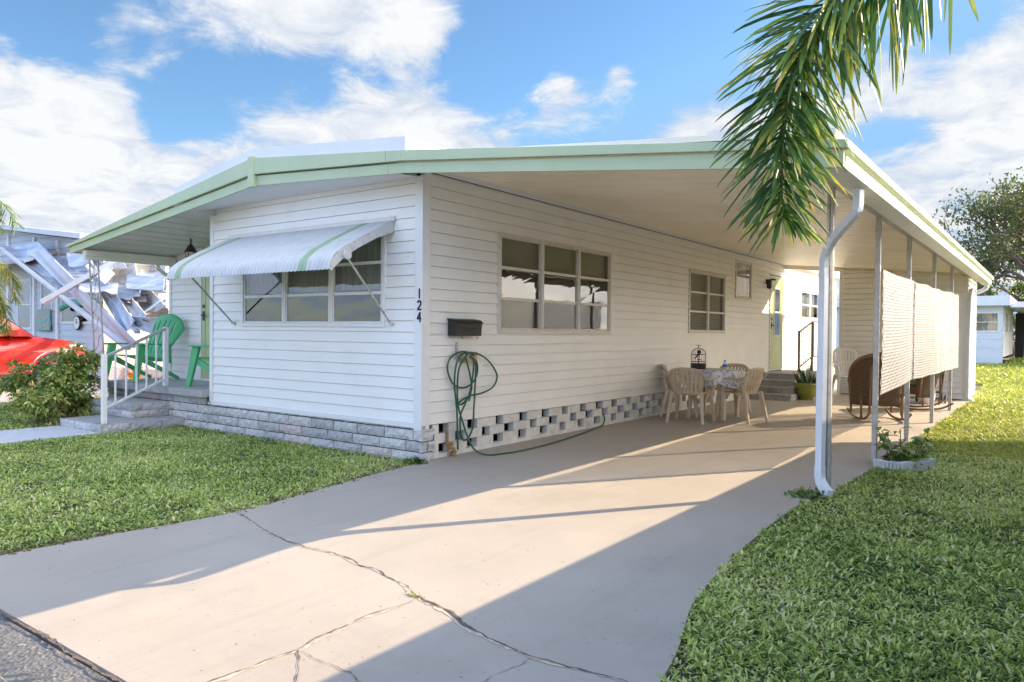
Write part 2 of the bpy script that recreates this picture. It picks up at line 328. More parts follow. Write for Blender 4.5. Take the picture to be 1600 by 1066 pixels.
# transforms: side wall (along +Y, out +X) and front-facing walls (along +X, out -Y)
def Tside(x=0): return lambda p: (x + p[1], p[0], p[2])
def Tfront(y=0): return lambda p: (p[0], y - p[1], p[2])
def za0_(s0, ztf, a): return min(s0, ztf(a))
def siding(mb, x0, x1, z0, zt, holes=(), h=.1143, lip=.013, step=99, mi=0, gr=.004):
    cuts = sorted({x0, x1} | {c for a, b, *_ in holes for c in (a, b) if x0 < c < x1})
    out = []
    for a, b in zip(cuts, cuts[1:]):
        k = max(1, int((b - a) / step)); out += [(a + (b - a) * i / k, a + (b - a) * (i + 1) / k) for i in range(k)]
    ztf = zt if callable(zt) else (lambda x: zt)
    for a, b in out:
        hz = [(c, d) for (p, q, c, d) in holes if p <= a + 1e-6 and q >= b - 1e-6]
        z = z0
        while z < max(ztf(a), ztf(b)):
            segs = [(z, z + h)]
            for c, d in hz:
                ns = []
                for s0, s1 in segs:
                    if d <= s0 or c >= s1: ns.append((s0, s1)); continue
                    if c > s0: ns.append((s0, c))
                    if d < s1: ns.append((d, s1))
                segs = ns
            for s0, s1 in segs:
                dep = lambda q: lip * (1 - (q - z) / h) + .003
                g0 = z + h - gr
                if s1 == z + h and min(g0, ztf(a)) > za0_(s0, ztf, a):
                    ga, gb = min(g0, ztf(a)), min(g0, ztf(b)); ta, tb_ = min(s1, ztf(a)), min(s1, ztf(b))
                    mb.poly([(a, -.012, ga), (b, -.012, gb), (b, -.012, tb_), (a, -.012, ta)], mi); mb.poly([(a, -.012, ga), (b, -.012, gb), (b, dep(g0), gb), (a, dep(g0), ga)], mi); s1 = g0
                za0, za1, zb0, zb1 = min(s0, ztf(a)), min(s1, ztf(a)), min(s0, ztf(b)), min(s1, ztf(b))
                if za1 - za0 < 1e-5 and zb1 - zb0 < 1e-5: continue
                mb.poly([(a, dep(za0), za0), (b, dep(zb0), zb0), (b, dep(zb1), zb1), (a, dep(za1), za1)], mi)
                if s0 == z: mb.poly([(a, -.012, za0), (b, -.012, zb0), (b, dep(zb0), zb0), (a, dep(za0), za0)], mi)
            z += h
def window(parent, T, x0, x1, z0, z1, units, rows, fm=None, curtain='blind', sill=True, blindfrac=1.0, out=.03):
    """aluminium window: frame, glass panes, blind behind"""
    fm = fm or M['alum']
    f = MB(); f.T = T; t = .035
    f.box(x0 - .02, x1 + .02, -.02, out, z1 - .01, z1 + .03); f.box(x0 - .02, x1 + .02, -.02, out, z0 - .03, z0 + .01)
    f.box(x0 - .022, x0 + t * .5, -.02, out - .002, z0 + .01, z1 - .01); f.box(x1 - t * .5, x1 + .022, -.02, out - .002, z0 + .01, z1 - .01)
    w = (x1 - x0) / units
    for u in range(1, units):
        c = x0 + w * u; f.box(c - .028, c - .004, -.02, out + .004, z0 + .01, z1 - .01); f.box(c + .004, c + .028, -.02, out + .004, z0 + .01, z1 - .01)
    wf = f.build('window', fm, parent, bevel=.002)
    s = MB(); s.T = T
    for u in range(units):
        a = x0 + w * u + .03; b = x0 + w * (u + 1) - .03
        for k in range(rows):
            za = z0 + .012 + (z1 - z0 - .024) * k / rows; zb = z0 + .012 + (z1 - z0 - .024) * (k + 1) / rows
            s.box(a, b, .0, .018, za, za + .016); s.box(a, b, .0, .018, zb - .016, zb)
            s.box(a, a + .016, .0, .017, za + .016, zb - .016); s.box(b - .016, b, .0, .017, za + .016, zb - .016)
    s.build('sash', fm, wf)
    g = MB(); g.T = T
    for u in range(units):
        a = x0 + w * u + .046; b = x0 + w * (u + 1) - .046
        for k in range(rows):
            za = z0 + .012 + (z1 - z0 - .024) * k / rows + .016; zb = z0 + .012 + (z1 - z0 - .024) * (k + 1) / rows - .016
            g.poly([(a, .008, za), (b, .008 + .001 * (k % 2), za), (b, .008, zb), (a, .008 + .002 * ((u + k) % 2), zb)])
    g.build('pane', M['glass'], wf)
    if curtain:
        c = MB(); c.T = T
        zb = z1 - (z1 - z0) * blindfrac
        if curtain == 'blind':
            k = int((z1 - zb) / .028)
            for i in range(k):
                z = z1 - .02 - i * .028; c.poly([(x0 + .03, -.05, z), (x1 - .03, -.05, z), (x1 - .03, -.072, z - .024), (x0 + .03, -.072, z - .024)])
            c.build('blind', M['blind'], wf)
        else:
            n = int((x1 - x0) / .02)
            c.grid(lambda u, v: (x0 + (x1 - x0) * u, -.09 + .02 * math.sin(u * (x1 - x0) * 60) + .006 * math.sin(u * 37), zb + (z1 - zb) * v), n, 1)
            c.build('curtain', M['curtain'], wf, smooth=True)
    # dark room behind
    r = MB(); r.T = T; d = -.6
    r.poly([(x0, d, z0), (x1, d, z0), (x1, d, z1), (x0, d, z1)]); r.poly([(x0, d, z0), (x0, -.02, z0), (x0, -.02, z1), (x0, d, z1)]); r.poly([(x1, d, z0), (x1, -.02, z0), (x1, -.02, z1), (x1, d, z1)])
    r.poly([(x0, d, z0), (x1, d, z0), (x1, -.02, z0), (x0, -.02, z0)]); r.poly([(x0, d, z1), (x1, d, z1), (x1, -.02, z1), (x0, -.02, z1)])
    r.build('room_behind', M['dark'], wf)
    return wf
# ------------------------------------------------------------------ light
DX, DY = 1.12, 1.70
az = math.atan2(DX, DY); el = math.atan2(1, math.hypot(DX, DY))
sl = bpy.data.lights.new("sun", 'SUN'); sl.energy = 3.7; sl.angle = math.radians(.3); sl.color = (1, .78, .53)
so = bpy.data.objects.new("sun", sl); COL.objects.link(so); so.rotation_mode = 'QUATERNION'
so.rotation_quaternion = Vector((DX, DY, 1)).to_track_quat('Z', 'Y'); so.location = (20, 30, 20)
w = bpy.data.worlds.new("World"); sc.world = w; w.use_nodes = True
nt = w.node_tree; N = nt.nodes; L = nt.links; bg = N["Background"]; bg.inputs[1].default_value = .15
sky = N.new("ShaderNodeTexSky"); sky.sky_type = 'NISHITA'; sky.sun_disc = False; sky.sun_elevation = el; sky.sun_rotation = az; sky.air_density = 1.0; sky.dust_density = .3; sky.ozone_density = 1.5
tc = N.new("ShaderNodeTexCoord"); DIR = tc.outputs['Generated']
def vm(op, a, b=None):
    n = N.new("ShaderNodeVectorMath"); n.operation = op
    for i, x in enumerate((a, b)):
        if x is None: continue
        if isinstance(x, (tuple, list)): n.inputs[i].default_value = x
        else: L.new(x, n.inputs[i])
    return n
def ma(op, a, b=None, c=None, clamp=False):
    n = N.new("ShaderNodeMath"); n.operation = op; n.use_clamp = clamp
    for i, x in enumerate((a, b, c)):
        if x is None: continue
        if isinstance(x, (int, float)): n.inputs[i].default_value = x
        else: L.new(x, n.inputs[i])
    return n.outputs[0]
sx = N.new("ShaderNodeSeparateXYZ"); L.new(DIR, sx.inputs[0])
zz = ma('ADD', ma('MAXIMUM', sx.outputs[2], 0), .22)
px_ = ma('DIVIDE', sx.outputs[0], zz); py_ = ma('DIVIDE', sx.outputs[1], zz)
cb = N.new("ShaderNodeCombineXYZ"); L.new(px_, cb.inputs[0]); L.new(py_, cb.inputs[1])
def cn(scale, det, rough, dist=0, off=(0, 0, 0)):
    a = vm('ADD', cb.outputs[0], off); n = N.new("ShaderNodeTexNoise"); n.inputs['Scale'].default_value = scale; n.inputs['Detail'].default_value = det; n.inputs['Roughness'].default_value = rough; n.inputs['Distortion'].default_value = dist
    L.new(a.outputs[0], n.inputs['Vector']); return n.outputs['Fac']
n1 = cn(1.5, 14, .60, .35, (3.1, 1.7, 0)); n2 = cn(5.5, 12, .66, .5, (7, 2, 0))
dens = ma('ADD', ma('MULTIPLY', n1, 1.0), ma('MULTIPLY', n2, .52)); dens = ma('SUBTRACT', dens, .135)
def blob(d, rad, amt, squash=(1, 1, 1)):
    global dens
    df = vm('SUBTRACT', DIR, d); sc_ = vm('MULTIPLY', df.outputs[0], squash); ln = vm('LENGTH', sc_.outputs[0]).outputs['Value']
    g = ma('SUBTRACT', 1, ma('DIVIDE', ln, rad), clamp=True); g = ma('MULTIPLY', ma('MULTIPLY', g, g), amt)
    dens = ma('ADD', dens, g)
def pxdir(px, py):
    d = CF + CR * (px - 800) / FOC + CU * (533.5 - py) / FOC; return tuple(d / np.linalg.norm(d))
for (px, py, rad, amt) in [(920, 60, .24, -.62), (760, 110, .18, -.5), (1060, 40, .13, -.36), (960, 112, .05, .26), (890, 135, .07, .24), (1010, 98, .04, .2), (1100, 110, .12, -.25), (600, 130, .10, -.32), (500, 120, .09, -.32), (410, 110, .09, -.3), (300, 150, .11, -.42), (240, 200, .07, -.2), (60, 15, .10, -.45), (1300, 60, .10, -.2), (1490, 40, .10, -.30), (1440, 195, .10, -.36), (1370, 215, .06, -.2), (1590, 150, .06, -.15), (1560, 235, .06, -.15), (1700, 250, .25, .5),
                         (100, 200, .28, .34), (450, 30, .22, .35), (640, 30, .10, .35), (850, 180, .15, .34), (650, 200, .19, .36), (980, 125, .07, .22), (1080, 200, .12, .3), (1500, 130, .16, .22), (1400, 110, .10, .12), (1420, 290, .12, .16), (60, 300, .15, .2)]:
    blob(pxdir(px, py), rad, amt)
mask = N.new("ShaderNodeMapRange"); mask.interpolation_type = 'SMOOTHSTEP'; mask.inputs[1].default_value = .52; mask.inputs[2].default_value = .72; L.new(dens, mask.inputs[0])
cvar = ma('ADD', dens, ma('MULTIPLY', ma('SUBTRACT', n2, .5), 1.1))
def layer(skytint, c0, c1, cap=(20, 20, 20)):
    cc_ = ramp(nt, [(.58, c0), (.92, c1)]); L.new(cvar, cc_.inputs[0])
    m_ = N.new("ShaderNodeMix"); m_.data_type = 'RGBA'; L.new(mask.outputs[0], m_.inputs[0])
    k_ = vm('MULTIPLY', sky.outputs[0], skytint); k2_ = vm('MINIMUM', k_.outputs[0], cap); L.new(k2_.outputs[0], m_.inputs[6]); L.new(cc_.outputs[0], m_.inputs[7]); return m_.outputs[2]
north = layer((.31, .40, .46), (1.45, 1.6, 1.85), (2.02, 2.06, 2.1), (.72, 1.32, 2.1))          # sky within the camera's view, dimmed against the fill sky
south = layer((.50, .58, .72), (3.0, 3.8, 5.6), (3.7, 4.5, 6.2))            # sky outside the camera's view, brightened as added fill light
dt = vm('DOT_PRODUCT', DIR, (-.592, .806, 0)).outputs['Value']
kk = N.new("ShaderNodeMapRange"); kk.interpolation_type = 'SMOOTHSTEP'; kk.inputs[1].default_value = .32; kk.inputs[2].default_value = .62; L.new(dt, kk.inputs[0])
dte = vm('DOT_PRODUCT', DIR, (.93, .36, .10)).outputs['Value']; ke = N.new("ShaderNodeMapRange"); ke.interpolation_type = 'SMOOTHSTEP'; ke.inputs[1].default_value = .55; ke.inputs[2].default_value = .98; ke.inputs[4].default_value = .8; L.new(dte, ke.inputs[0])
east = N.new("ShaderNodeMix"); east.data_type = 'RGBA'; L.new(ke.outputs[0], east.inputs[0]); L.new(south, east.inputs[6]); east.inputs[7].default_value = (21, 18.5, 15.5, 1); south = east.outputs[2]   # warm glow added low in the east to light the side wall
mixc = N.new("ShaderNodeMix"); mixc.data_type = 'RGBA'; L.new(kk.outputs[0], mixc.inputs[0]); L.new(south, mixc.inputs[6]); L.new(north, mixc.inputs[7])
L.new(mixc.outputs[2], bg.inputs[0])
sc.view_settings.view_transform = 'Standard'; sc.view_settings.look = 'None'; sc.view_settings.exposure = 1.66; sc.view_settings.gamma = 1
sc.render.engine = 'CYCLES'; sc.cycles.max_bounces = 8; sc.cycles.diffuse_bounces = 5; sc.cycles.transparent_max_bounces = 24
try: sc.cycles.sample_clamp_indirect = 6
except Exception: pass
# ------------------------------------------------------------------ ground
g = MB(); g.poly([(-300, -300, -.03), (300, -300, -.03), (300, 400, -.03), (-300, 400, -.03)])
tag(g.build('ground', M['soil']), kind='structure')
def catmull(P, k=6):
    P = [np.array(p, float) for p in P]; o = []
    for i in range(len(P) - 1):
        a, b, c, d = P[max(i - 1, 0)], P[i], P[i + 1], P[min(i + 2, len(P) - 1)]
        for j in range(k):
            t = j / k; o.append(.5 * ((2 * b) + (-a + c) * t + (2 * a - 5 * b + 4 * c - d) * t * t + (-a + 3 * b - 3 * c + d) * t ** 3))
    o.append(P[-1]); return o
Ledge = catmull([(.22, -4.05), (.27, -3.73), (.31, -3.23), (.41, -2.32), (.27, -1.47), (.12, -.62), (.05, -.06)], 5)
Redge = catmull([(4.1, -4.05), (3.97, -3.2), (3.86, -2.6), (3.70, -2.05), (3.62, -1.5), (3.55, -.67), (3.52, .5), (3.60, 1.2), (3.66, 3), (3.70, 9), (3.75, 12)], 5)
poly = [tuple(p) for p in Ledge] + [(.0, -.05), (.0, 19)] + [(3.0, 19), (3.75, 12.6)] + [tuple(p) for p in Redge[::-1]]
def in_poly(X, Y, poly):
    ins = np.zeros(X.shape, bool); j = len(poly) - 1
    for i in range(len(poly)):
        xi, yi = poly[i]; xj, yj = poly[j]
        c = ((yi > Y) != (yj > Y)) & (X < (xj - xi) * (Y - yi) / (yj - yi + 1e-12) + xi); ins ^= c; j = i
    return ins
sb = MB(); sb.prism([(p[0], p[1]) for p in poly], 2, -.06, 0)
def ribbon(mb, pts, w0, z, mi, seed=0):
    r = random.Random(seed); P = []
    for a, b in zip(pts, pts[1:]):
        k = max(2, int(math.dist(a, b) / .025))
        for i in range(k): P.append((a[0] + (b[0] - a[0]) * i / k, a[1] + (b[1] - a[1]) * i / k))
    P.append(pts[-1]); Lf = []; Rt = []; ox = oy = 0
    for i, (x, y) in enumerate(P):
        ox = ox * .8 + r.gauss(0, .0045); oy = oy * .8 + r.gauss(0, .0045)
        q = P[min(i + 1, len(P) - 1)]; p_ = P[max(i - 1, 0)]; dx, dy = q[0] - p_[0], q[1] - p_[1]; l = math.hypot(dx, dy) + 1e-9; nx, ny = -dy / l, dx / l
        ww = w0 * (.2 + abs(r.gauss(.45, .55)) * (.6 + .6 * math.sin(i * .11 + seed) ** 2))
        Lf.append((x + ox + nx * ww, y + oy + ny * ww, z)); Rt.append((x + ox - nx * ww, y + oy - ny * ww, z))
    for i in range(len(P) - 1): mb.poly([Lf[i], Lf[i + 1], Rt[i + 1], Rt[i]], mi)
C1 = [(.41, -2.32), (.66, -2.4), (.9, -2.48), (1.15, -2.53), (1.33, -2.57), (1.52, -2.58), (1.71, -2.55), (1.87, -2.57), (1.98, -2.6), (2.12, -2.61), (2.26, -2.65), (2.41, -2.69), (2.58, -2.77), (2.71, -2.8), (2.85, -2.84), (2.98, -2.89), (3.06, -2.91), (3.17, -2.94), (3.26, -2.95), (3.41, -2.98), (3.48, -2.97), (3.55, -2.96), (3.74, -2.94), (3.88, -2.93)]
ribbon(sb, C1, .0047, .004, 1, 1); ribbon(sb, [(x, y - .006) for x, y in C1], .011, .002, 2, 2)
ribbon(sb, C1[12:17], .011, .005, 1, 12)
BR = [(2.6, -2.78), (2.6, -2.92), (2.59, -2.99), (2.58, -3.13), (2.61, -3.3), (2.61, -3.41), (2.63, -3.5), (2.62, -3.6), (2.61, -3.74), (2.59, -4.03)]
ribbon(sb, BR, .003, .004, 1, 3); ribbon(sb, [(x + .004, y) for x, y in BR], .009, .002, 2, 4)
ribbon(sb, [(2.64, -3.5), (2.7, -3.54), (2.76, -3.6), (2.85, -3.68), (2.95, -3.9)], .003, .004, 1, 5); ribbon(sb, [(2.64, -3.5), (2.74, -3.51), (2.85, -3.51), (3.01, -3.52), (3.2, -3.6)], .002, .004, 1, 6)
ribbon(sb, [(3.42, -2.99), (3.42, -3.07), (3.39, -3.24), (3.42, -3.5)], .0015, .004, 1, 7)
for yy in (4.9, 8.4): ribbon(sb, [(.1, yy), (3.6, yy + .02)], .004, .003, 1, int(yy * 10))
tag(sb.build('driveway', [M['slab'], M['crack'], M['crackl']]), kind='structure')
r = MB(); r.poly([(-80, -11, -.012), (80, -11, -.012), (80, -4.07, -.012), (-80, -4.07, -.012)]); ribbon(r, [(.2, -4.066), (4.2, -4.066)], .010, .003, 1, 20)
for k in range(7): ribbon(r, [(-1.5 + k * .06, -4.3 - k * .14), (4, -4.32 - k * .14)], .004, -.006, 2, 60 + k)
tag(r.build('street', [M['road'], M['crack'], M['crackl']]), kind='structure')
wk = MB(); wk.box(-5.42, -4.33, -4.05, -1.09, -.06, .012); tag(wk.build('front_walkway', M['walk'], bevel=.006), kind='structure')
nd = MB(); nd.box(-13.0, -9.4, -4.05, 14, -.06, .0); tag(nd.build('neighbour_driveway', M['conc']), kind='structure')
# ------------------------------------------------------------------ mobile home
def lerp(prof, x):
    for (a, b), (c, d) in zip(prof, prof[1:]):
        if x <= c: return b + (d - b) * (x - a) / (c - a)
    return prof[-1][1]
TOP = [(-6.65, 2.50), (-2.1, 3.18), (.2, 2.955), (4.03, 2.50)]
DIV = [(-6.62, 2.455), (-2.1, 2.99), (.2, 2.845), (4.01, 2.44)]
BOT = [(-6.6, 2.375), (-2.1, 2.88), (.2, 2.75), (4.0, 2.335)]
home = thing('mobile_home', 'white lap-sided mobile home numbered 124 with sage green roof fascia and block skirting', 'mobile home', (-1.83, 6, 0))
sw = MB(); sw.T = Tside(0)
W1 = (1.24, 3.81, 1.31, 2.385); W2 = (6.60, 8.27, 1.33, 2.36); W3 = (8.86, 9.75, 2.02, 2.72); DR = (11.0, 11.93, .49, 2.58); W4 = (13.45, 15.1, 1.70, 2.36)
siding(sw, .09, 11.0, .35, 2.93, [W1, W2, W3]); siding(sw, 11.0, 17.0, .44, 2.93, [(DR[0], DR[1], .3, 2.6), W4], gr=.008)
side = sw.build('side_wall', M['siding'], home)
fw = MB(); fw.T = Tfront(0); WF = (-2.98, -.52, 1.36, 2.33)
siding(fw, -3.62, -.07, .37, 2.96, [WF]); fw.build('front_wall', M['siding'], home)
bw = MB(); bw.T = Tfront(.96); DP = (-5.52, -4.66, .50, 2.56)
siding(bw, -6.36, -3.6, .5, lambda x: lerp(BOT, x) + .07, [DP], step=.15); bw.build('porch_wall', M['siding'], home)
t = MB()
t.box(-.075, .028, -.028, .0, .30, 2.83); t.box(-.03, .028, -.0001, .095, .30, 2.88); t.build('corner_trim', M['trim'], home, bevel=.004)
t = MB(); t.box(-3.69, -3.62, -.026, .04, .36, 2.82); t.build('corner_trim', M['trim'], home, bevel=.004)
t = MB(); t.box(-6.42, -6.36, .935, 1.0, .5, 2.44); t.build('corner_trim', M['trim'], home, bevel=.004)
t = MB(); t.box(-.01, .03, 16.9, 17.0, .3, 2.9); t.build('corner_trim', M['trim'], home, bevel=.004)
t = MB(); t.box(-3.64, -.03, -.03, -.002, .325, .368); t.build('starter_strip', M['trim'], home, bevel=.003)
# inner shell so that no light leaks through
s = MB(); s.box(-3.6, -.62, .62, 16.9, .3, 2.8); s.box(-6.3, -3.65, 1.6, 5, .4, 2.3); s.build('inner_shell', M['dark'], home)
t = MB(); t.poly([(-3.66, .0, .5), (-3.66, 1.7, .5), (-3.66, 1.7, 2.7), (-3.66, 0, 2.7)]); t.poly([(-6.4, .98, .5), (-6.4, 5, .5), (-6.4, 5, 2.42), (-6.4, .98, 2.42)]); t.poly([(-6.4, 5, 0), (-3.6, 5, 0), (-3.6, 5, 2.4), (-6.4, 5, 2.4)]); t.poly([(-3.6, 17, 0), (0, 17, 0), (0, 17, 2.9), (-3.6, 17, 2.9)]); t.poly([(-3.66, 5, 0), (-3.66, 17, 0), (-3.66, 17, 2.9), (-3.66, 5, 2.9)]); t.build('return_wall', M['siding'], home)
window(home, Tside(0), *W1, 3, 3, blindfrac=.36); window(home, Tside(0), *W2, 2, 3, blindfrac=1.0)
window(home, Tside(0), *W3, 1, 1, curtain='curtain'); window(home, Tside(0), *W4, 2, 2, M['trim'], curtain='curtain')
window(home, Tfront(0), *WF, 3, 3, M['trim'], curtain='curtain', blindfrac=.62)
# house side door
def door(T, x0, x1, z0, z1, glass, hx):
    d = MB(); d.T = T; d.box(x0 + .04, x1 - .04, -.03, .012, z0 + .03, z1 - .03)
    for a, b, c, e in ((x0 + .04, x1 - .04, z0 + .03, z0 + .16), (x0 + .04, x0 + .13, z0 + .16, z1 - .03), (x1 - .13, x1 - .04, z0 + .16, z1 - .03)): d.box(a, b, .012, .02, c, e)
    do = d.build('door', M['green_door'], home, bevel=.003)
    f = MB(); f.T = T; f.box(x0, x0 + .04, -.02, .03, z0, z1); f.box(x1 - .04, x1, -.02, .03, z0, z1); f.box(x0 + .04, x1 - .04, -.02, .03, z1 - .03, z1); f.box(x0 + .04, x1 - .04, -.02, .035, z0, z0 + .03); f.build('door_frame', M['trim'], do, bevel=.003)
    if glass:
        a, b, c, e = glass; q = MB(); q.T = T; q.box(a, b, .012, .018, c, e); q.build('door_glass', mat('door_glass_dark', (.05, .055, .05), .06, spec=.9), do)
        q = MB(); q.T = T; q.box(a - .02, b + .02, .013, .026, (c + e) / 2 - .015, (c + e) / 2 + .015); q.box(a - .02, a, .013, .026, c, e); q.box(b, b + .02, .013, .026, c, e); q.box(a - .02, b + .02, .013, .026, e, e + .02); q.box(a - .02, b + .02, .013, .026, c - .02, c); q.build('glass_frame', M['trim'], do, bevel=.002)
    h = MB(); h.T = T; zz0 = z0 + 1.0
    h.box(hx - .025, hx + .025, .02, .03, zz0 - .08, zz0 + .06); h.tube([(hx, .02, zz0), (hx, .06, zz0), (hx + .05, .07, zz0), (hx + .1, .065, zz0 - .005)], .011, 8)
    h.build('handle', M['black'], do)
    h = MB(); h.T = T; h.box(hx - .025, hx + .025, .02, .035, zz0 + .11, zz0 + .16); h.build('deadbolt', M['black'], do, bevel=.01)
door(Tside(0), *DR, (11.33, 11.70, 1.27, 2.3), 11.12)
door(Tfront(.96), *DP, None, -5.42)
# skirting: split-face blocks along the front and under the porch
def blocks(name, T, xa, xb, z0, rows, bl=.305, bh=.1, parent=home, top=None, seed=1):
    r_ = random.Random(seed); b = MB(); b.T = T; rn = []
    for k in range(rows):
        x = xa - (bl / 2 if k % 2 else 0); za = z0 + k * bh; zb = za + bh - .011
        while x < xb - .01:
            w_ = bl * r_.choice((1, 1, 1, .92, 1.08)); a = max(x, xa); c = min(x + w_ - .012, xb); x += w_
            if c - a < .03: continue
            n0 = len(b.v); nx = max(2, int((c - a) / .035)); nz = 3; q = r_.random() ** 1.3; zt_ = min(zb, top) if top else zb
            idx = {}
            for j in range(nz + 1):
                for i in range(nx + 1):
                    edge = (i in (0, nx)) or (j in (0, nz)); dd = (.012 if not edge else .002) + r_.uniform(-.005, .008)
                    idx[i, j] = b.addv([(a + (c - a) * i / nx + (0 if i in (0, nx) else r_.uniform(-.004, .004)), dd + .012, za + (zt_ - za) * j / nz + r_.uniform(-.0015, .0015))])
            for j in range(nz):
                for i in range(nx): b.face((idx[i, j], idx[i + 1, j], idx[i + 1, j + 1], idx[i, j + 1]))
            m = b.addv([(a, -.02, za), (c, -.02, za), (c, -.02, zt_), (a, -.02, zt_)])
            b.face([m, m + 1] + [idx[i, 0] for i in range(nx, -1, -1)]); b.face([m + 3, m + 2] + [idx[i, nz] for i in range(nx, -1, -1)])
            b.face([m, m + 3] + [idx[0, j] for j in range(nz, -1, -1)]); b.face([m + 1, m + 2] + [idx[nx, j] for j in range(nz, -1, -1)])
            rn += [q] * (len(b.v) - n0)
    o = b.build(name, M['block'], parent, rnd=rn, smooth=False)
    return o
blocks('block_skirting', Tfront(-.0), -3.74, .045, -.02, 4, bl=.41, bh=.11, top=.352, seed=3)
mo = MB(); mo.box(-3.7, .0, .0, .04, -.06, .36); mo.build('mortar_backing', M['mortar'], home)
cc = MB(); cc.T = Tside(.03); rn = []
blocks('block_skirting', Tside(.03), -.03, .16, -.02, 4, bl=.19, bh=.11, top=.29, seed=8)
# open-vent skirting along the side wall
v = MB(); v.T = Tside(0); bh = .095; zt = .345
vr = random.Random(77)
def vb(a, b, z0_, z1_): v.box(a, b, -.075, .012, z0_, z1_)
vb(.16, 11.0, -.06, .045)
for k in range(3):
    za = .045 + k * .1; zb = min(za + .1, zt)
    x = .16 + (.03 if k % 2 else .25); vb(.16, max(.161, x - .155), za, zb) if x > .35 else None
    while x < 10.3:
        nx_ = x + .45 + vr.uniform(-.03, .03); vb(x, nx_ - .155 + vr.uniform(-.03, .02), za, zb - vr.uniform(0, .004)); x = nx_
    vb(x, 11.0, za, zb)
v.build('vent_block_skirting', M['ventblk'], home, bevel=.004)
v = MB(); v.box(-.30, -.25, .05, 11, -.06, .35); v.build('crawl_space_darkness', mat('crawl_dark', (.012, .011, .01), 1), home)  # near-black sheet stands in for the shade of the crawl space
v = MB(); v.box(-.12, .01, 11.0, 17, -.06, .44); v.build('rear_footing', M['conc'], home)
# roof parts
def band(name, lo, hi, ya, yb, x0, x1, m, parent):
    b = MB(); xs = [x0] + [x for x, _ in lo if x0 < x < x1] + [x1]
    for a, c in zip(xs, xs[1:]):
        n = b.addv([(a, ya, lerp(lo, a)), (c, ya, lerp(lo, c)), (c, ya, lerp(hi, c)), (a, ya, lerp(hi, a)), (a, yb, lerp(lo, a)), (c, yb, lerp(lo, c)), (c, yb, lerp(hi, c)), (a, yb, lerp(hi, a))])
        for q in ((3, 2, 1, 0), (4, 5, 6, 7), (0, 1, 5, 4), (1, 2, 6, 5), (2, 3, 7, 6), (3, 0, 4, 7)): b.face([n + i for i in q])
    return b.build(name, m, parent, bevel=.003)
DIVg = [(x, z + .012) for x, z in DIV]
band('fascia', BOT, DIV, -.475, -.45, -6.6, .0, M['sage'], home); band('fascia', DIVg, TOP, -.51, -.455, -6.65, .0, M['sage'], home)
t = MB(); t.box(-2.15, -2.05, -.522, -.452, 2.862, 3.195); t.build('fascia_joint_cover', M['sage'], home, bevel=.003)
rf = MB()
for (xa, za, xb, zb) in ((-3.72, 3.02, -2.1, 3.29), (-2.1, 3.29, .24, 3.08)):
    n = rf.addv([(xa, -.49, za - .22), (xb, -.49, zb - .22), (xb, -.49, zb), (xa, -.49, za), (xa, 17.3, za - .22), (xb, 17.3, zb - .22), (xb, 17.3, zb), (xa, 17.3, za)])
    for q in ((3, 2, 1, 0), (4, 5, 6, 7), (0, 1, 5, 4), (2, 3, 7, 6)): rf.face([n + i for i in q])
    rf.face([n + i for i in ((3, 0, 4, 7) if xa < -3 else (1, 2, 6, 5))])
rf.build('roof', M['roofw'], home)
pr_ = MB(); n = pr_.addv([(-6.62, -.45, 2.40), (-3.6, -.45, 2.735), (-3.6, 5, 2.735), (-6.62, 5, 2.40), (-6.62, -.45, 2.47), (-3.6, -.45, 2.84), (-3.6, 5, 2.84), (-6.62, 5, 2.47)])
for q in ((3, 2, 1, 0), (4, 5, 6, 7), (0, 1, 5, 4), (1, 2, 6, 5), (2, 3, 7, 6), (3, 0, 4, 7)): pr_.face([n + i for i in q])
for k in range(10):
    x = -6.3 + k * .3
    if x < -3.7: pr_.box(x - .004, x + .004, -.44, .95, lerp(BOT, x) + .018, lerp(BOT, x) + .03)
pr_.build('porch_roof', mat('porch_ceiling_grey', (.62, .61, .58), .35, var=.06, scale=2), home)
so_ = MB()
xs = np.linspace(-3.66, .0, 62)
for a, c in zip(xs, xs[1:]):
    for (p, q, dz) in ((a, c - .006, 0), (c - .006, c, .006)):
        so_.poly([(p, .0, 2.82 + dz), (q, .0, 2.82 + dz), (q, -.45, lerp(BOT, q) + .02 + dz), (p, -.45, lerp(BOT, p) + .02 + dz)])
so_.build('soffit', M['trim'], home)
g_ = MB(); g_.box(-6.66, -6.6, -.45, 5, 2.39, 2.5); g_.build('side_gutter', M['gutw'], home, bevel=.004)
g_ = MB(); g_.box(-6.30, -6.2, -.43, .93, 2.33, 2.415); g_.box(-6.28, -6.22, -.43, .93, 2.28, 2.33); g_.build('porch_beam', M['gutw'], home, bevel=.004)
g_ = MB(); g_.tube([(-6.35, .72, 2.34), (-6.35, .72, 2.24), (-6.32, .80, 2.16), (-6.28, 1.2, 2.0)], .035, 4); g_.build('porch_downspout', M['gutw'], home, bevel=.004)
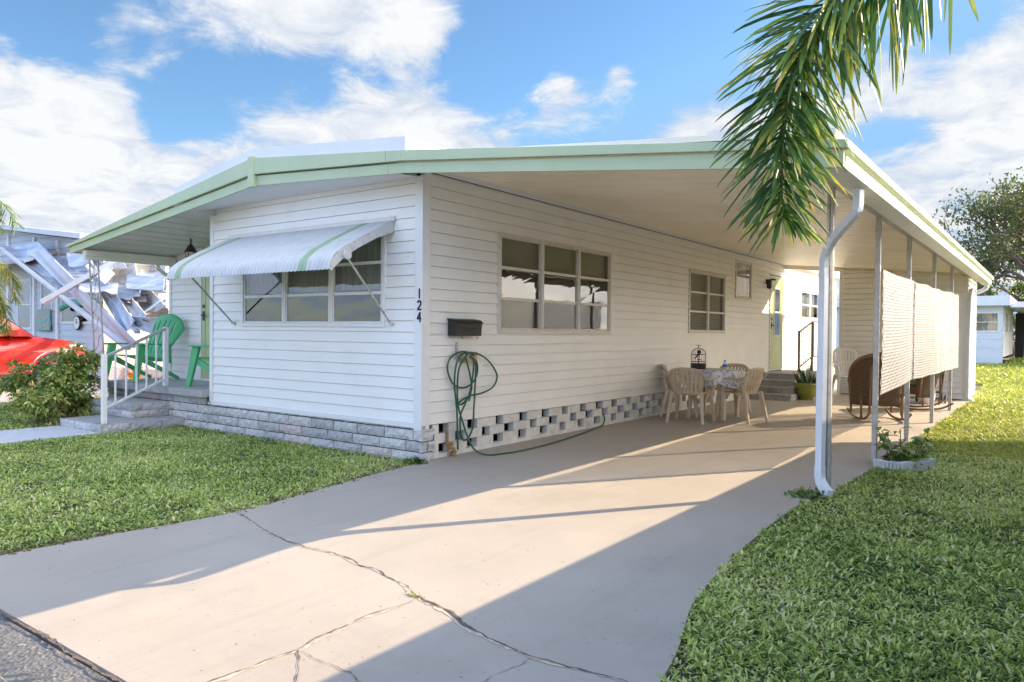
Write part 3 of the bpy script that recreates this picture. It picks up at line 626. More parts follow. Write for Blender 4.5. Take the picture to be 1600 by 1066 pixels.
# house numbers 1 2 4
def strokes(mb, segs, ox, oz, s=1., y=-.034):
    for (x0, z0, x1, z1) in segs:
        dx, dz = x1 - x0, z1 - z0; l = math.hypot(dx, dz); nx, nz = -dz / l * .0085, dx / l * .0085; ex, ez = dx / l * .005, dz / l * .005
        p = [(x0 - ex + nx, z0 - ez + nz), (x1 + ex + nx, z1 + ez + nz), (x1 + ex - nx, z1 + ez - nz), (x0 - ex - nx, z0 - ez - nz)]
        n = mb.addv([(ox + a * s, y, oz + b * s) for a, b in p] + [(ox + a * s, y + .005, oz + b * s) for a, b in p])
        for q in ((0, 1, 2, 3), (7, 6, 5, 4), (0, 4, 5, 1), (1, 5, 6, 2), (2, 6, 7, 3), (3, 7, 4, 0)): mb.face([n + i for i in q])
for nm, segs, oz in (('number', [(.0, -.045, .0, .045)], 1.665), ('number', [(-.022, .028, -.012, .042), (-.012, .042, .012, .042), (.012, .042, .022, .026), (.022, .026, .018, .008), (.018, .008, -.022, -.042), (-.022, -.042, .024, -.042)], 1.548), ('number', [(.010, -.045, .010, .045), (.010, .045, -.024, -.014), (-.024, -.014, .024, -.014)], 1.43)):
    b = MB(); strokes(b, segs, -.004, oz, 1.0); b.build(nm, M['num'], home)
# water tap and pipes at the corner
tp = thing('outdoor_tap', 'weathered brass garden tap and rusty pipe low beside the block corner', 'tap', (.06, .42, 0))
b = MB(); b.tube([(.03, .36, .34), (.03, .37, .12), (.04, .37, .06)], .014, 8); b.build('pipe', M['rust'], tp)
b = MB(); b.tube([(.03, .37, .10), (.08, .40, .09), (.10, .42, .04)], .018, 8); b.tube([(.06, .34, .12), (.06, .42, .12)], .012, 8); b.lathe([(0, 0), (.035, 0), (.035, .015), (0, .015)], (.06, .38, .135), 10); b.lathe([(0, 0), (.03, .0), (.028, .04), (0, .05)], (.05, .44, .005), 10); b.build('valve', M['brass'], tp, smooth=False)
# ------------------------------------------------------------------ carport
car = thing('carport', 'long white aluminium carport with sage green front fascia along the right of the home', 'carport', (3.6, 6, 0))
def ceilz(x): return 2.885 - .093 * x
cp = MB()
ys = np.arange(-.45, 12.15, .3)
for a in ys:
    b_ = min(a + .3, 12.12)
    prof = [(a, 0), (b_ - .022, 0), (b_ - .016, .022), (b_ - .006, .022), (b_, 0)]
    for (p, d1), (q, d2) in zip(prof, prof[1:]):
        cp.poly([(.01, p, ceilz(.01) + d1), (.01, q, ceilz(.01) + d2), (3.95, q, ceilz(3.95) + d2), (3.95, p, ceilz(3.95) + d1)])
n = cp.addv([(.0, -.46, ceilz(0) + .03), (3.95, -.46, ceilz(3.95) + .03), (3.95, 12.15, ceilz(3.95) + .03), (.0, 12.15, ceilz(0) + .03), (.0, -.46, ceilz(0) + .07), (3.95, -.46, ceilz(3.95) + .07), (3.95, 12.15, ceilz(3.95) + .07), (.0, 12.15, ceilz(0) + .07)])
for q in ((3, 2, 1, 0), (4, 5, 6, 7), (0, 1, 5, 4), (1, 2, 6, 5), (2, 3, 7, 6), (3, 0, 4, 7)): cp.face([n + i for i in q])
cp.build('roof_panel', M['ceil'], car)
band('fascia', BOT, DIV, -.475, -.455, .003, 4.0, M['sage'], car); band('fascia', DIVg, TOP, -.51, -.457, .003, 4.03, M['sage'], car)
gt = MB(); prof = [(3.955, 2.338), (4.0, 2.338), (4.012, 2.41), (3.97, 2.415), (3.955, 2.46), (3.86, 2.46), (3.86, 2.338)]
gt.prism([(3.84, 2.338), (4.0, 2.338), (4.010, 2.412), (3.975, 2.416), (3.972, 2.448), (3.84, 2.448)], 1, -.44, 12.4); gt.build('gutter', M['gutw'], car, bevel=.003)
gt = MB(); gt.prism([(3.95, 2.449), (4.03, 2.449), (4.03, 2.503), (3.95, 2.515)], 1, -.45, 12.42); gt.build('roof_edge_trim', mat('roof_edge_pale_green', (.50, .62, .40), .45, var=.04), car, bevel=.003)
bm_ = MB(); bm_.box(3.575, 3.635, -.42, 12.1, 2.505, 2.56); bm_.build('beam', M['galv'], car, bevel=.003)
bm_ = MB(); n = bm_.addv([(0.03, 12.02, ceilz(0) - .09), (3.84, 12.02, ceilz(3.84) - .09), (3.84, 12.02, ceilz(3.84)), (.03, 12.02, ceilz(0)), (0.03, 12.1, ceilz(0) - .09), (3.84, 12.1, ceilz(3.84) - .09), (3.84, 12.1, ceilz(3.84)), (.03, 12.1, ceilz(0))])
for q in ((3, 2, 1, 0), (4, 5, 6, 7), (0, 1, 5, 4), (1, 2, 6, 5), (2, 3, 7, 6), (3, 0, 4, 7)): bm_.face([n + i for i in q])
bm_.build('rear_beam', M['ceil'], car)
wl = MB(); wl.poly([(.012, -.4, ceilz(0) - .012), (.012, 12, ceilz(0) - .012), (.012, 12, ceilz(0) - .002), (.012, -.4, ceilz(0) - .002)]); wl.box(.0, .02, -.0, 12.0, ceilz(0) - .014, ceilz(0) - .004); wl.build('ledger_strip', mat('ledger_brown', (.12, .09, .06), .8), car)
def post(x, y, w_, xt=None, yt=None):
    b = MB(); b.bar((x, y, 0), (xt or x, yt or y, 2.51), w_, w_, up=(1, 0, 0)); b.box(x - w_ * .75, x + w_ * .75, y - w_ * .75, y + w_ * .75, 0, .008)
    return b.build('post', M['galv'], car, bevel=.005)
P1 = MB(); P1.box(3.548, 3.570, 1.03, 1.085, 0, 2.505); P1.box(3.577, 3.599, 1.03, 1.085, 0, 2.505); P1.box(3.56, 3.59, 1.045, 1.07, 0, 2.50); P1.build('post', M['galv'], car, bevel=.004)
for (x, y, xt, yt) in ((3.60, 2.87, 3.605, 2.90), (3.615, 4.78, 3.61, 4.80), (3.6, 7.18, 3.6, 7.20), (3.6, 9.5, 3.6, 9.5)): post(x, y, .05, xt, yt)
def sweep(mb, pts, w_, h_, mi=0):
    P = [Vector(p) for p in pts]; rings = []
    for i, p in enumerate(P):
        t_ = (P[min(i + 1, len(P) - 1)] - P[max(i - 1, 0)]).normalized(); sde = Vector((.45, .9, 0)).normalized(); sde = (sde - t_ * sde.dot(t_)).normalized(); u = sde.cross(t_)
        k = 1.0 + (.05 if i % 2 else 0)
        rings.append(mb.addv([p + sde * (a * w_ / 2 * k) + u * (b * h_ / 2 * k) for a, b in ((-1, -1), (1, -1), (1, 1), (-1, 1))]))
    for a, b in zip(rings, rings[1:]):
        for j in range(4): mb.face((a + j, a + (j + 1) % 4, b + (j + 1) % 4, b + j), mi)
    mb.face([rings[0] + j for j in range(4)], mi); mb.face([rings[-1] + j for j in range(4)], mi)
ds = MB(); sweep(ds, catmull([(3.925, .32, 2.345), (3.925, .33, 2.24), (3.90, .36, 2.17), (3.72, .64, 2.07), (3.62, .82, 2.0), (3.555, .93, 1.90), (3.545, .965, 1.74)], 3), .046, .056)
sweep(ds, [(3.545, .965, 1.76), (3.542, .965, 1.0), (3.54, .965, .19)], .05, .06); sweep(ds, catmull([(3.54, .965, .22), (3.545, .955, .12), (3.59, .90, .06), (3.65, .83, .03)], 4), .054, .066)
ds.build('downspout', M['dspout'], car, bevel=.008)
ds = MB(); sweep(ds, catmull([(3.93, 12.2, 2.345), (3.92, 12.2, 2.25), (3.75, 12.1, 2.15), (3.68, 11.93, 2.05), (3.66, 11.93, .1), (3.75, 11.9, .03)], 3), .06, .075); ds.build('downspout', M['dspout'], car, bevel=.006)
# lattice sheets hung on the posts
lat = thing('lattice_screen', 'three sagging sheets of white plastic lattice tied between the thin carport posts', 'lattice screen', (3.64, 6.4, .7))
def lattice(y0, y1, za, zb, zc, zd, seed, parent, x0=3.655):   # bottom za->zb, top zc->zd
    b = MB(); r_ = random.Random(seed); pitch = .066; sw_ = .0185
    def P(s, z, o):   # s along y, z fraction 0..1
        f = (s - y0) / (y1 - y0); lo = za + (zb - za) * f + .003 * math.sin(s * 5 + seed); hi = zc + (zd - zc) * f + .006 * math.sin(s * 4 + 1 + seed)
        x = x0 + .012 * math.sin(s * 3.3 + seed) * math.sin(PI * f) + .006 * math.sin(z * 3 + s * 2) + o
        return (x, s, lo + (hi - lo) * z)
    H = (zc + zd - za - zb) / 2; Wd = y1 - y0
    for sgn, o in ((1, 0), (-1, .0016)):
        k0 = int(-H / pitch) - 1; k1 = int(Wd / pitch) + 1
        for k in range(k0 if sgn > 0 else 0, (k1 if sgn > 0 else k1 + int(H / pitch) + 1)):
            s0 = k * pitch   # strip: s = s0 + sgn * h
            n_ = 10; prev = None
            for i in range(n_ + 1):
                h_ = H * i / n_; c0 = s0 + sgn * h_
                a_, b_ = c0 - sw_ / 2 * 1.41, c0 + sw_ / 2 * 1.41
                if b_ < 0 or a_ > Wd: prev = None; continue
                a_ = max(a_, 0); b_ = min(b_, Wd); cur = (P(y0 + a_, h_ / H, o), P(y0 + b_, h_ / H, o))
                if prev: b.poly([prev[0], prev[1], cur[1], cur[0]])
                prev = cur
    for z_ in (0., 1.):
        pass
    return b.build('lattice_panel', M['white_lat'], parent, solid=.0014)
lattice(2.83, 4.98, .69, .76, 1.955, 1.965, 1, lat); lattice(4.86, 7.30, .755, .74, 1.955, 1.985, 2, lat, 3.668); lattice(7.1, 10.1, .74, .73, 1.98, 2.03, 4, lat, 3.658)
# ------------------------------------------------------------------ utility shed behind the carport
shed = thing('utility_shed', 'white lap-sided utility shed closing the back of the carport', 'shed', (2.4, 13, 0))
b = MB(); b.T = Tfront(12.0); siding(b, 1.30, 3.56, .02, lambda x: ceilz(x) - .05, step=.3, lip=.02, gr=.011); b.build('front_wall', M['siding'], shed)
b = MB(); b.T = Tside(3.62); siding(b, 12.06, 13.85, .02, 2.5, lip=.02, gr=.011); b.build('side_wall', M['siding'], shed)
b = MB(); b.box(1.22, 1.30, 11.98, 12.05, .0, 2.73); b.build('corner_trim', M['trim'], shed, bevel=.004)
b = MB(); b.box(3.56, 3.64, 11.975, 12.06, .0, 2.5); b.build('corner_trim', M['trim'], shed, bevel=.004)
b = MB(); b.box(3.60, 3.645, 13.8, 13.86, .0, 2.5); b.build('corner_trim', M['trim'], shed, bevel=.004)
b = MB(); b.poly([(1.25, 12.03, 0), (1.25, 13.85, 0), (1.25, 13.85, 2.7), (1.25, 12.03, 2.7)]); b.poly([(1.25, 13.85, 0), (3.62, 13.85, 0), (3.62, 13.85, 2.5), (1.25, 13.85, 2.7)]); b.build('rear_wall', M['siding'], shed)
b = MB(); b.poly([(1.2, 12.12, 2.78), (3.95, 12.12, 2.56), (3.95, 14, 2.56), (1.2, 14, 2.78)]); b.build('roof', M['roofw'], shed, solid=.06)
# ------------------------------------------------------------------ porch, steps, handrail
pc = thing('front_porch', 'concrete porch slab on split-face blocks with two block steps', 'porch', (-5, .3, 0))
b = MB(); b.box(-6.45, -3.69, -.13, .96, .415, .505); b.build('slab', M['conc'], pc, bevel=.008)
blocks('block_base', Tfront(-.0), -6.4, -3.74, -.02, 4, bl=.41, bh=.11, parent=pc, top=.412, seed=5)
b = MB(); b.box(-6.4, -3.7, .0, .04, -.06, .41); b.build('mortar_backing', M['mortar'], pc)
def stepblk(x0, x1, y0, y1, z0, z1, rows, seed):
    o = blocks('step', Tfront(y0 + .02), x0, x1, z0, rows, bl=.42, bh=(z1 - z0) / rows, parent=pc, seed=seed)
    blocks('step', Tside(x1 - .02), y0 + .0, y1, z0, rows, bl=.38, bh=(z1 - z0) / rows, parent=pc, seed=seed + 1)
    q = MB(); q.box(x0 + .01, x1 - .012, y0 + .012, y1, z0 - .02, z1 - .006); q.build('tread', M['conc'], pc, bevel=.008)
stepblk(-5.40, -4.28, -1.10, -.02, .0, .115, 1, 21); stepblk(-5.75, -4.66, -.54, -.02, .115, .31, 2, 31)
hr = thing('porch_handrail', 'white painted metal handrail with thin balusters beside the front steps', 'handrail', (-4.35, -.6, .1))
A0 = Vector((-4.36, -1.02, .115)); A1 = Vector((-4.80, .0, .505))
hA = 1.0; hB = 1.17
b = MB(); b.box(A0.x - .028, A0.x + .028, A0.y - .028, A0.y + .028, .113, .97); b.build('post', M['trim'], hr, bevel=.005)
b = MB(); b.box(A1.x - .03, A1.x + .03, A1.y - .03, A1.y + .03, .503, 1.31); b.build('post', M['trim'], hr, bevel=.005)
b = MB(); b.bar((A0.x, A0.y, .93), (A1.x, A1.y, 1.295), .045, .03); b.build('top_rail', M['galv'], hr, bevel=.004)
b = MB(); b.bar((A0.x, A0.y, .29), (A1.x, A1.y, .60), .03, .028); b.build('bottom_rail', M['trim'], hr, bevel=.004)
for k in range(1, 6):
    f = k / 6; p = A0.lerp(A1, f); b = MB(); b.bar((p.x, p.y, .29 + .31 * f), (p.x, p.y, .92 + .365 * f), .018, .018, up=(1, 0, 0)); b.build('baluster', M['trim'], hr)
tr = thing('scroll_porch_post', 'thin grey metal porch support of two leaning bars with scrollwork between', 'porch post', (-6.35, -.2, .5))
q0 = [(-6.36, -.1, .505), (-6.12, -.1, .505)]; q1 = [at(139, 396, 1, -.1), at(152, 394, 1, -.1)]
q0 = [tuple(at(150, 600, 1, -.1)), tuple(at(165, 598, 1, -.1))]
for a, c in zip(q0, q1): b = MB(); b.tube([a, tuple(c)], .014, 6); b.build('bar', M['galv'], tr)
b = MB()
for k in range(6):
    f0 = .1 + k * .14; A = Vector(q0[0]).lerp(Vector(q1[0]), f0); B = Vector(q0[1]).lerp(Vector(q1[1]), f0 + .12); mid = (A + B) / 2
    pts = []
    for i in range(15):
        s_ = i / 14; ang = s_ * 2 * PI; p = A.lerp(B, s_); pts.append((p.x + .05 * math.sin(ang), p.y, p.z + .03 * math.sin(ang * 1.5)))
    b.tube(pts, .005, 5)
b.build('scrollwork', M['galv'], tr)
# lantern
ln = thing('porch_lantern', 'small black lantern hanging from the porch ceiling near the green front door', 'lantern', (-4.95, .45, 2.3))
b = MB(); c = (-4.95, .45)
b.tube([(c[0], c[1], 2.64), (c[0], c[1], 2.50)], .012, 6); b.lathe([(.0, 2.52), (.02, 2.5), (.05, 2.46), (.085, 2.40), (.09, 2.39), (.0, 2.39)], (c[0], c[1], 0), 6)
b.build('cap', M['black'], ln)
b = MB()
for k in range(6):
    a = k * PI / 3; b.tube([(c[0] + .075 * math.cos(a), c[1] + .075 * math.sin(a), 2.39), (c[0] + .045 * math.cos(a), c[1] + .045 * math.sin(a), 2.25)], .005, 5)
b.lathe([(0, 2.255), (.05, 2.25), (.03, 2.235), (0, 2.22)], (c[0], c[1], 0), 6); b.build('cage', M['black'], ln)
b = MB(); b.lathe([(.068, 2.388), (.04, 2.258)], (c[0], c[1], 0), 6); b.build('glass', M['amber'], ln)
wlp = thing('wall_lamp', 'small black security lamp on the siding beside the side door', 'lamp', (.03, 10.8, 2.4))
b = MB(); b.box(.0, .03, 10.72, 10.86, 2.38, 2.48); b.tube([(.02, 10.79, 2.46), (.16, 10.79, 2.47), (.2, 10.79, 2.46)], .02, 8); b.build('bracket', M['black'], wlp, bevel=.004)
b = MB(); b.lathe([(0, 0), (.05, 0), (.055, -.16), (.035, -.19), (0, -.19)], (.09, 10.70, 2.46), 12); b.build('lamp_head', M['black'], wlp)
# ------------------------------------------------------------------ window awning
aw = thing('window_awning', 'corrugated white and green metal awning tilted out over the front window', 'awning', (-1.8, -.4, 2.2))
AX0, AX1 = -3.24, -.38
prof = catmull([(-.02, 2.415), (-.28, 2.295), (-.55, 2.155), (-.73, 2.05), (-.82, 1.96), (-.845, 1.865)], 4)
PT = .058; nr = int((AX1 - AX0) / PT)
am = MB()
for k in range(nr):
    x0 = AX0 + (AX1 - AX0) * k / nr; pw = (AX1 - AX0) / nr
    green = k in (3, 4, nr - 8, nr - 7)
    sub = [(0, 0), (.35, .0), (.5, .011), (.85, .011), (1, 0)]
    for (u0, d0), (u1, d1) in zip(sub, sub[1:]):
        for i in range(len(prof) - 1):
            def PP(u, d, q):
                i_ = min(q, len(prof) - 1); t_ = prof[min(i_ + 1, len(prof) - 1)] - prof[max(i_ - 1, 0)]; t_ = t_ / np.linalg.norm(t_); nn = (t_[1], -t_[0])
                z_ = prof[i_][1] + (-.012 * math.sin(u * PI) if i_ == len(prof) - 1 else 0)
                return (x0 + pw * u, prof[i_][0] + nn[0] * d, z_ + abs(nn[1]) * d)
            am.poly([PP(u0, d0, i), PP(u1, d1, i), PP(u1, d1, i + 1), PP(u0, d0, i + 1)], 1 if green else (2 if False else 0))
am.build('canopy', [M['awn'], M['awng'], M['awnd']], aw, solid=.0015)
for xe, nm in ((AX1, 'side_panel'), (AX0, 'side_panel')):
    b = MB(); low = [(-.02, 2.30), (-.25, 2.215), (-.5, 2.09), (-.66, 1.99), (-.77, 1.90), (-.82, 1.85)]
    up = [prof[0], prof[4], prof[8], prof[12], prof[16], prof[20]]
    K = 30
    for i in range(K):
        f0 = i / K; f1 = (i + .96) / K
        def ev(A, f): q = f * (len(A) - 1); j = min(int(q), len(A) - 2); return np.array(A[j]) * (1 - (q - j)) + np.array(A[j + 1]) * (q - j)
        u0, u1, l0, l1 = ev(up, f0), ev(up, f1), ev(low, f0), ev(low, f1)
        b.poly([(xe + .002 * (i % 2), u0[0], u0[1]), (xe + .002 * (i % 2), u1[0], u1[1]), (xe + .002 * (i % 2), l1[0], l1[1]), (xe + .002 * (i % 2), l0[0], l0[1])])
    b.build(nm, M['awn'], aw, solid=.004)
b = MB(); b.box(AX0 - .02, AX1 + .02, -.035, -.012, 2.41, 2.46); b.build('mounting_rail', M['alum'], aw, bevel=.003)
for sx0, sx1 in ((-.375, -.40), (-3.12, -3.16)):
    b = MB(); b.tube([(sx0 + (.01 if sx0 > -1 else 0), -.66, 2.00 if sx0 > -1 else 1.95), (sx1, -.035, 1.37)], .011, 8); b.build('strut', M['galv'], aw)
    b = MB(); b.lathe([(0, 0), (.03, 0), (.026, .02), (0, .03)], (sx1, -.03, 1.355), 10); b.build('strut_foot', M['galv'], aw)
    b = MB(); b.T = lambda p, q=sx0: (q + p[2] + (.012 if q > -1 else -.05), -.66 + p[0], 2.01 + p[1]); b.lathe([(0, .03), (.045, .03), (.045, .0), (0, .0)], (0, 0, 0), 16); b.build('tension_knob', M['awn'], aw)
# ------------------------------------------------------------------ mailbox
mbx = thing('mailbox', 'black metal mailbox hung on the side wall above the hose', 'mailbox', (.06, .58, 1.3))
b = MB(); b.prism([(.018, 1.245), (.13, 1.245), (.14, 1.37), (.11, 1.40), (.018, 1.415)], 1, .37, .79); b.build('box', M['mailblk'], mbx, bevel=.006)
b = MB(); b.prism([(.016, 1.418), (.112, 1.404), (.146, 1.372), (.150, 1.378), (.116, 1.412), (.016, 1.428)], 1, .36, .80); b.build('lid', M['mailblk'], mbx, bevel=.002)
b = MB(); b.tube([(.145, .5, 1.33), (.15, .51, 1.315), (.15, .65, 1.315), (.145, .66, 1.33)], .003, 5); b.tube([(.13, .45, 1.245), (.15, .45, 1.215), (.16, .45, 1.235)], .003, 5); b.tube([(.13, .7, 1.245), (.15, .7, 1.215), (.16, .7, 1.235)], .003, 5); b.build('paper_hook', M['black'], mbx)
# ------------------------------------------------------------------ hose and hanger
hg = thing('hose_hanger', 'wooden tan hose hanger block screwed to the siding', 'hanger', (.05, .66, 1.02))
b = MB(); b.box(.018, .07, .56, .78, .965, 1.03); b.bar((.05, .55, 1.08), (.07, .60, .98), .03, .02); b.bar((.05, .80, 1.07), (.07, .75, .98), .03, .02); b.build('bracket', mat('tan_wood', (.50, .33, .18), .7, var=.2, scale=20, dirt=(.7, .66, .58), dscale=8), hg, bevel=.004)
b = MB(); b.box(.016, .03, .50, .525, 1.0, 1.18); b.build('metal_strap', M['galv'], hg)
hs = thing('garden_hose', 'dark green garden hose looped on the hanger and trailing along the driveway', 'hose', (.06, .6, .0))
H = {'circle': [[.66, 1.075], [.55, 1.08], [.42, 1.04], [.35, .95], [.36, .84], [.44, .74], [.58, .70], [.71, .72], [.80, .80], [.83, .91], [.79, 1.02], [.70, 1.075]],
     'big': [[.6, 1.07], [.78, 1.06], [.96, 1.0], [1.1, .9], [1.16, .79], [1.08, .68], [.9, .625], [.71, .61], [.57, .575], [.50, .54], [.57, .53], [.67, .60], [.71, .70]],
     'd1': [[.62, 1.07], [.5, 1.04], [.44, .92], [.43, .72], [.46, .48], [.47, .22], [.49, .06]],
     'v2': [[.66, 1.03], [.74, .95], [.74, .67], [.73, .46], [.71, .29], [.66, .2], [.60, .15], [.54, .17], [.50, .27], [.50, .41], [.57, .51], [.65, .64], [.69, .8], [.72, .97]],
     'v': [[.56, 1.04], [.63, .84], [.67, .72], [.66, .64], [.62, .56]]}
for i, (k, pts) in enumerate(H.items()):
    b = MB(); P = catmull([(.045 + .014 * i + .006 * math.sin(j * 1.7), p[0], p[1]) for j, p in enumerate(pts)], 6); b.tube(P, .0095, 8); b.build('hose_loop', M['hose'], hs, smooth=True)
b = MB(); P = catmull([(.10, .60, 1.06), (.08, .49, .92), (.08, .46, .72), (.085, .47, .52), (.10, .53, .34), (.14, .58, .16), (.22, .60, .05), (.33, .66, .012), (.41, .85, .012), (.44, 1.16, .012), (.40, 1.77, .012), (.27, 2.55, .012), (.13, 3.2, .012), (.07, 3.55, .03), (.035, 3.66, .12), (-.02, 3.68, .17)], 8); b.tube(P, .0095, 8); b.build('hose_tail', M['hose'], hs, smooth=True)
# ------------------------------------------------------------------ rear steps and railing
rs = thing('rear_steps', 'four grey concrete steps rising to the pale green side door', 'steps', (.45, 10.5, 0))
for k, (ya, w_) in enumerate(((9.35, .95), (9.68, .90), (10.0, .84), (10.4, .80))):
    b = MB(); b.box(.03, w_, ya, 12.3 - k * .003, .12 * k - .002 if k else -.02, .12 * (k + 1) - .004); b.box(.03, w_ + .01, ya - .015, ya + .05, .12 * (k + 1) - .03, .12 * (k + 1) - .001); b.build('step', M['conc'], rs, bevel=.006)
rl = thing('rear_railing', 'brown metal stair railing with thin balusters beside the side door steps', 'railing', (.7, 11.4, .48))
a = Vector((.62, 11.1, .48)); c = Vector((.70, 11.85, .48)); e = Vector((.76, 12.5, .48))
for p, h_ in ((a, .9), (c, 1.12)): b = MB(); b.bar((p.x, p.y, .476), (p.x, p.y, .476 + h_), .045, .045, up=(1, 0, 0)); b.build('post', mat('brown_rail', (.26, .19, .15), .5), rl)
b = MB(); b.bar((a.x, a.y, 1.35), (c.x, c.y, 1.58), .03, .03); b.bar((c.x, c.y, 1.58), (e.x, e.y, 1.58), .03, .03); b.build('top_rail', bpy.data.materials['brown_rail'], rl); b = MB(); b.bar((a.x, a.y, .58), (c.x, c.y, .80), .025, .025); b.bar((c.x, c.y, .8), (e.x, e.y, .8), .025, .025); b.build('bottom_rail', bpy.data.materials['brown_rail'], rl)
for k in range(1, 10):
    f = k / 6; p = a.lerp(c, f) if f < 1 else c.lerp(e, f - 1); 
    if k == 6: continue
    ff = min(f, 1); b = MB(); b.bar((p.x, p.y, .58 + .22 * ff), (p.x, p.y, 1.35 + .23 * ff), .014, .014, up=(1, 0, 0)); b.build('baluster', bpy.data.materials['brown_rail'], rl)
# ------------------------------------------------------------------ plants in pots
pt = thing('snake_plant', 'spiky snake plant in a round olive green pot by the side steps', 'potted plant', (1.08, 9.95, 0))
b = MB(); b.lathe([(.0, .0), (.125, .0), (.13, .05), (.15, .06), (.185, .14), (.187, .15), (.205, .20), (.207, .21), (.222, .27), (.235, .31), (.238, .335), (.215, .335), (.20, .29), (0, .29)], (1.08, 9.95, 0), 32); b.build('pot', M['pot'], pt, smooth=True)
b = MB(); b.lathe([(0, .0), (.205, .0)], (1.08, 9.95, .295), 24); b.build('soil', M['clay'], pt)
r_ = random.Random(3)
for k in range(24):
    a_ = r_.uniform(0, 2 * PI); rr = r_.uniform(0, .14); h_ = r_.uniform(.18, .36) if k > 3 else r_.uniform(.42, .52); ln_ = r_.uniform(.1, .5)
    b = MB(); base = Vector((1.08 + rr * math.cos(a_), 9.95 + rr * math.sin(a_), .29)); dr = Vector((math.cos(a_) * ln_, math.sin(a_) * ln_, 1)).normalized(); sd = dr.cross(Vector((math.cos(a_ + 1), math.sin(a_ + 1), 0))).normalized()
    def fl(u, v): w2 = .03 * math.sin(PI * min(1, .25 + v * .75)) ; q = base + dr * (h_ * v) + sd * ((u - .5) * 2 * w2) + dr.cross(sd) * (abs(u - .5) * .012); return tuple(q)
    b.grid(fl, 2, 6); b.build('leaf', M['snake'], pt, smooth=True)
pl = thing('edging_planter', 'leafy green plant ringed by a curved white concrete edging by the carport post', 'planter', (3.86, 2.85, 0))
b = MB(); pts = [(3.66 + .0, 2.62), (3.80, 2.52), (3.95, 2.62), (4.06, 2.82), (4.10, 3.05)]
P = catmull([(*p, .03) for p in pts], 6)
for i in range(len(P) - 1): b.bar(P[i], P[i + 1] + (P[i + 1] - P[i]) * .02, .07, .10 + .006 * math.sin(i * 1.3), up=(0, 0, 1))
b.build('edging', mat('whitewashed_concrete', (.60, .61, .62), .85, var=.1, scale=12, bump=.4), pl, bevel=.012)
b = MB(); b.poly([(3.66, 2.66, .03), (3.8, 2.58, .03), (3.93, 2.68, .03), (4.03, 2.85, .03), (4.05, 3.1, .03), (3.8, 3.2, .03), (3.66, 3.0, .03)]); b.build('mulch', M['clay'], pl)
n = 150; P = np.stack([rng.uniform(3.68, 4.0, n), rng.uniform(2.66, 3.05, n), rng.uniform(.03, .07, n)], 1); V, F, R_ = leaves(P, rng.normal(size=(n, 3)) * [1, 1, .3], .07, .03); npmesh('dead_leaf_litter', V, F, M['clay'], R_, pl)
st = MB(); Ps = []; Ds = []
for k in range(11):
    a_ = k * 2.4; x_, y_ = 3.86 + .10 * math.cos(a_), 2.86 + .10 * math.sin(a_); hh = r_.uniform(.15, .36); tx, ty = x_ + .12 * math.cos(a_), y_ + .12 * math.sin(a_)
    st.tube([(x_, y_, .02), ((x_ + tx) / 2, (y_ + ty) / 2, hh * .6), (tx, ty, hh)], .005, 5)
    for j in range(7):
        f = .3 + .7 * j / 6; aa = r_.uniform(0, 2 * PI); Ps.append((x_ + (tx - x_) * f, y_ + (ty - y_) * f, hh * f)); Ds.append((math.cos(aa), math.sin(aa), r_.uniform(-.1, .7)))
st.build('stem', M['stem'], pl)
def wide_leaves(P, D, L, W, droop, rnd):
    n = len(P); P = np.array(P); D = np.array(D); D = D / np.linalg.norm(D, axis=1, keepdims=True); up = np.tile([[0, 0, 1.]], (n, 1)) + rng.normal(size=(n, 3)) * .25
    S = np.cross(D, up); S /= np.linalg.norm(S, axis=1, keepdims=True); L = np.broadcast_to(L, (n,))[:, None]; W = np.broadcast_to(W, (n,))[:, None]
    C = np.cross(S, D)
    ks = [(0, 0, 0), (.25, .42, .02), (.55, .5, .0), (.82, .28, -.06), (1, 0, -.16)]
    rows = []
    for f, w_, dz in ks:
        c_ = P + D * L * f + np.array([[0, 0, 1.]]) * L * dz * droop * 4
        rows += [c_ - S * W * w_ + C * W * .12 * (w_ > 0), c_, c_ + S * W * w_ + C * W * .12 * (w_ > 0)]
    V = np.stack(rows, 1).reshape(-1, 3); b = np.arange(n)[:, None] * 15; q = []
    for k in range(4):
        for j in range(2): q.append(b + np.array([[k * 3 + j, k * 3 + j + 1, k * 3 + j + 4, k * 3 + j + 3]]))
    return V, np.concatenate(q, 0), np.repeat(rnd, 15)
V, F, R_ = wide_leaves(Ps, Ds, rng.uniform(.09, .16, len(Ps)), rng.uniform(.06, .1, len(Ps)), .5, rng.uniform(.2, .85, len(Ps))); npmesh('foliage', V, F, M['shrub'], R_, pl)
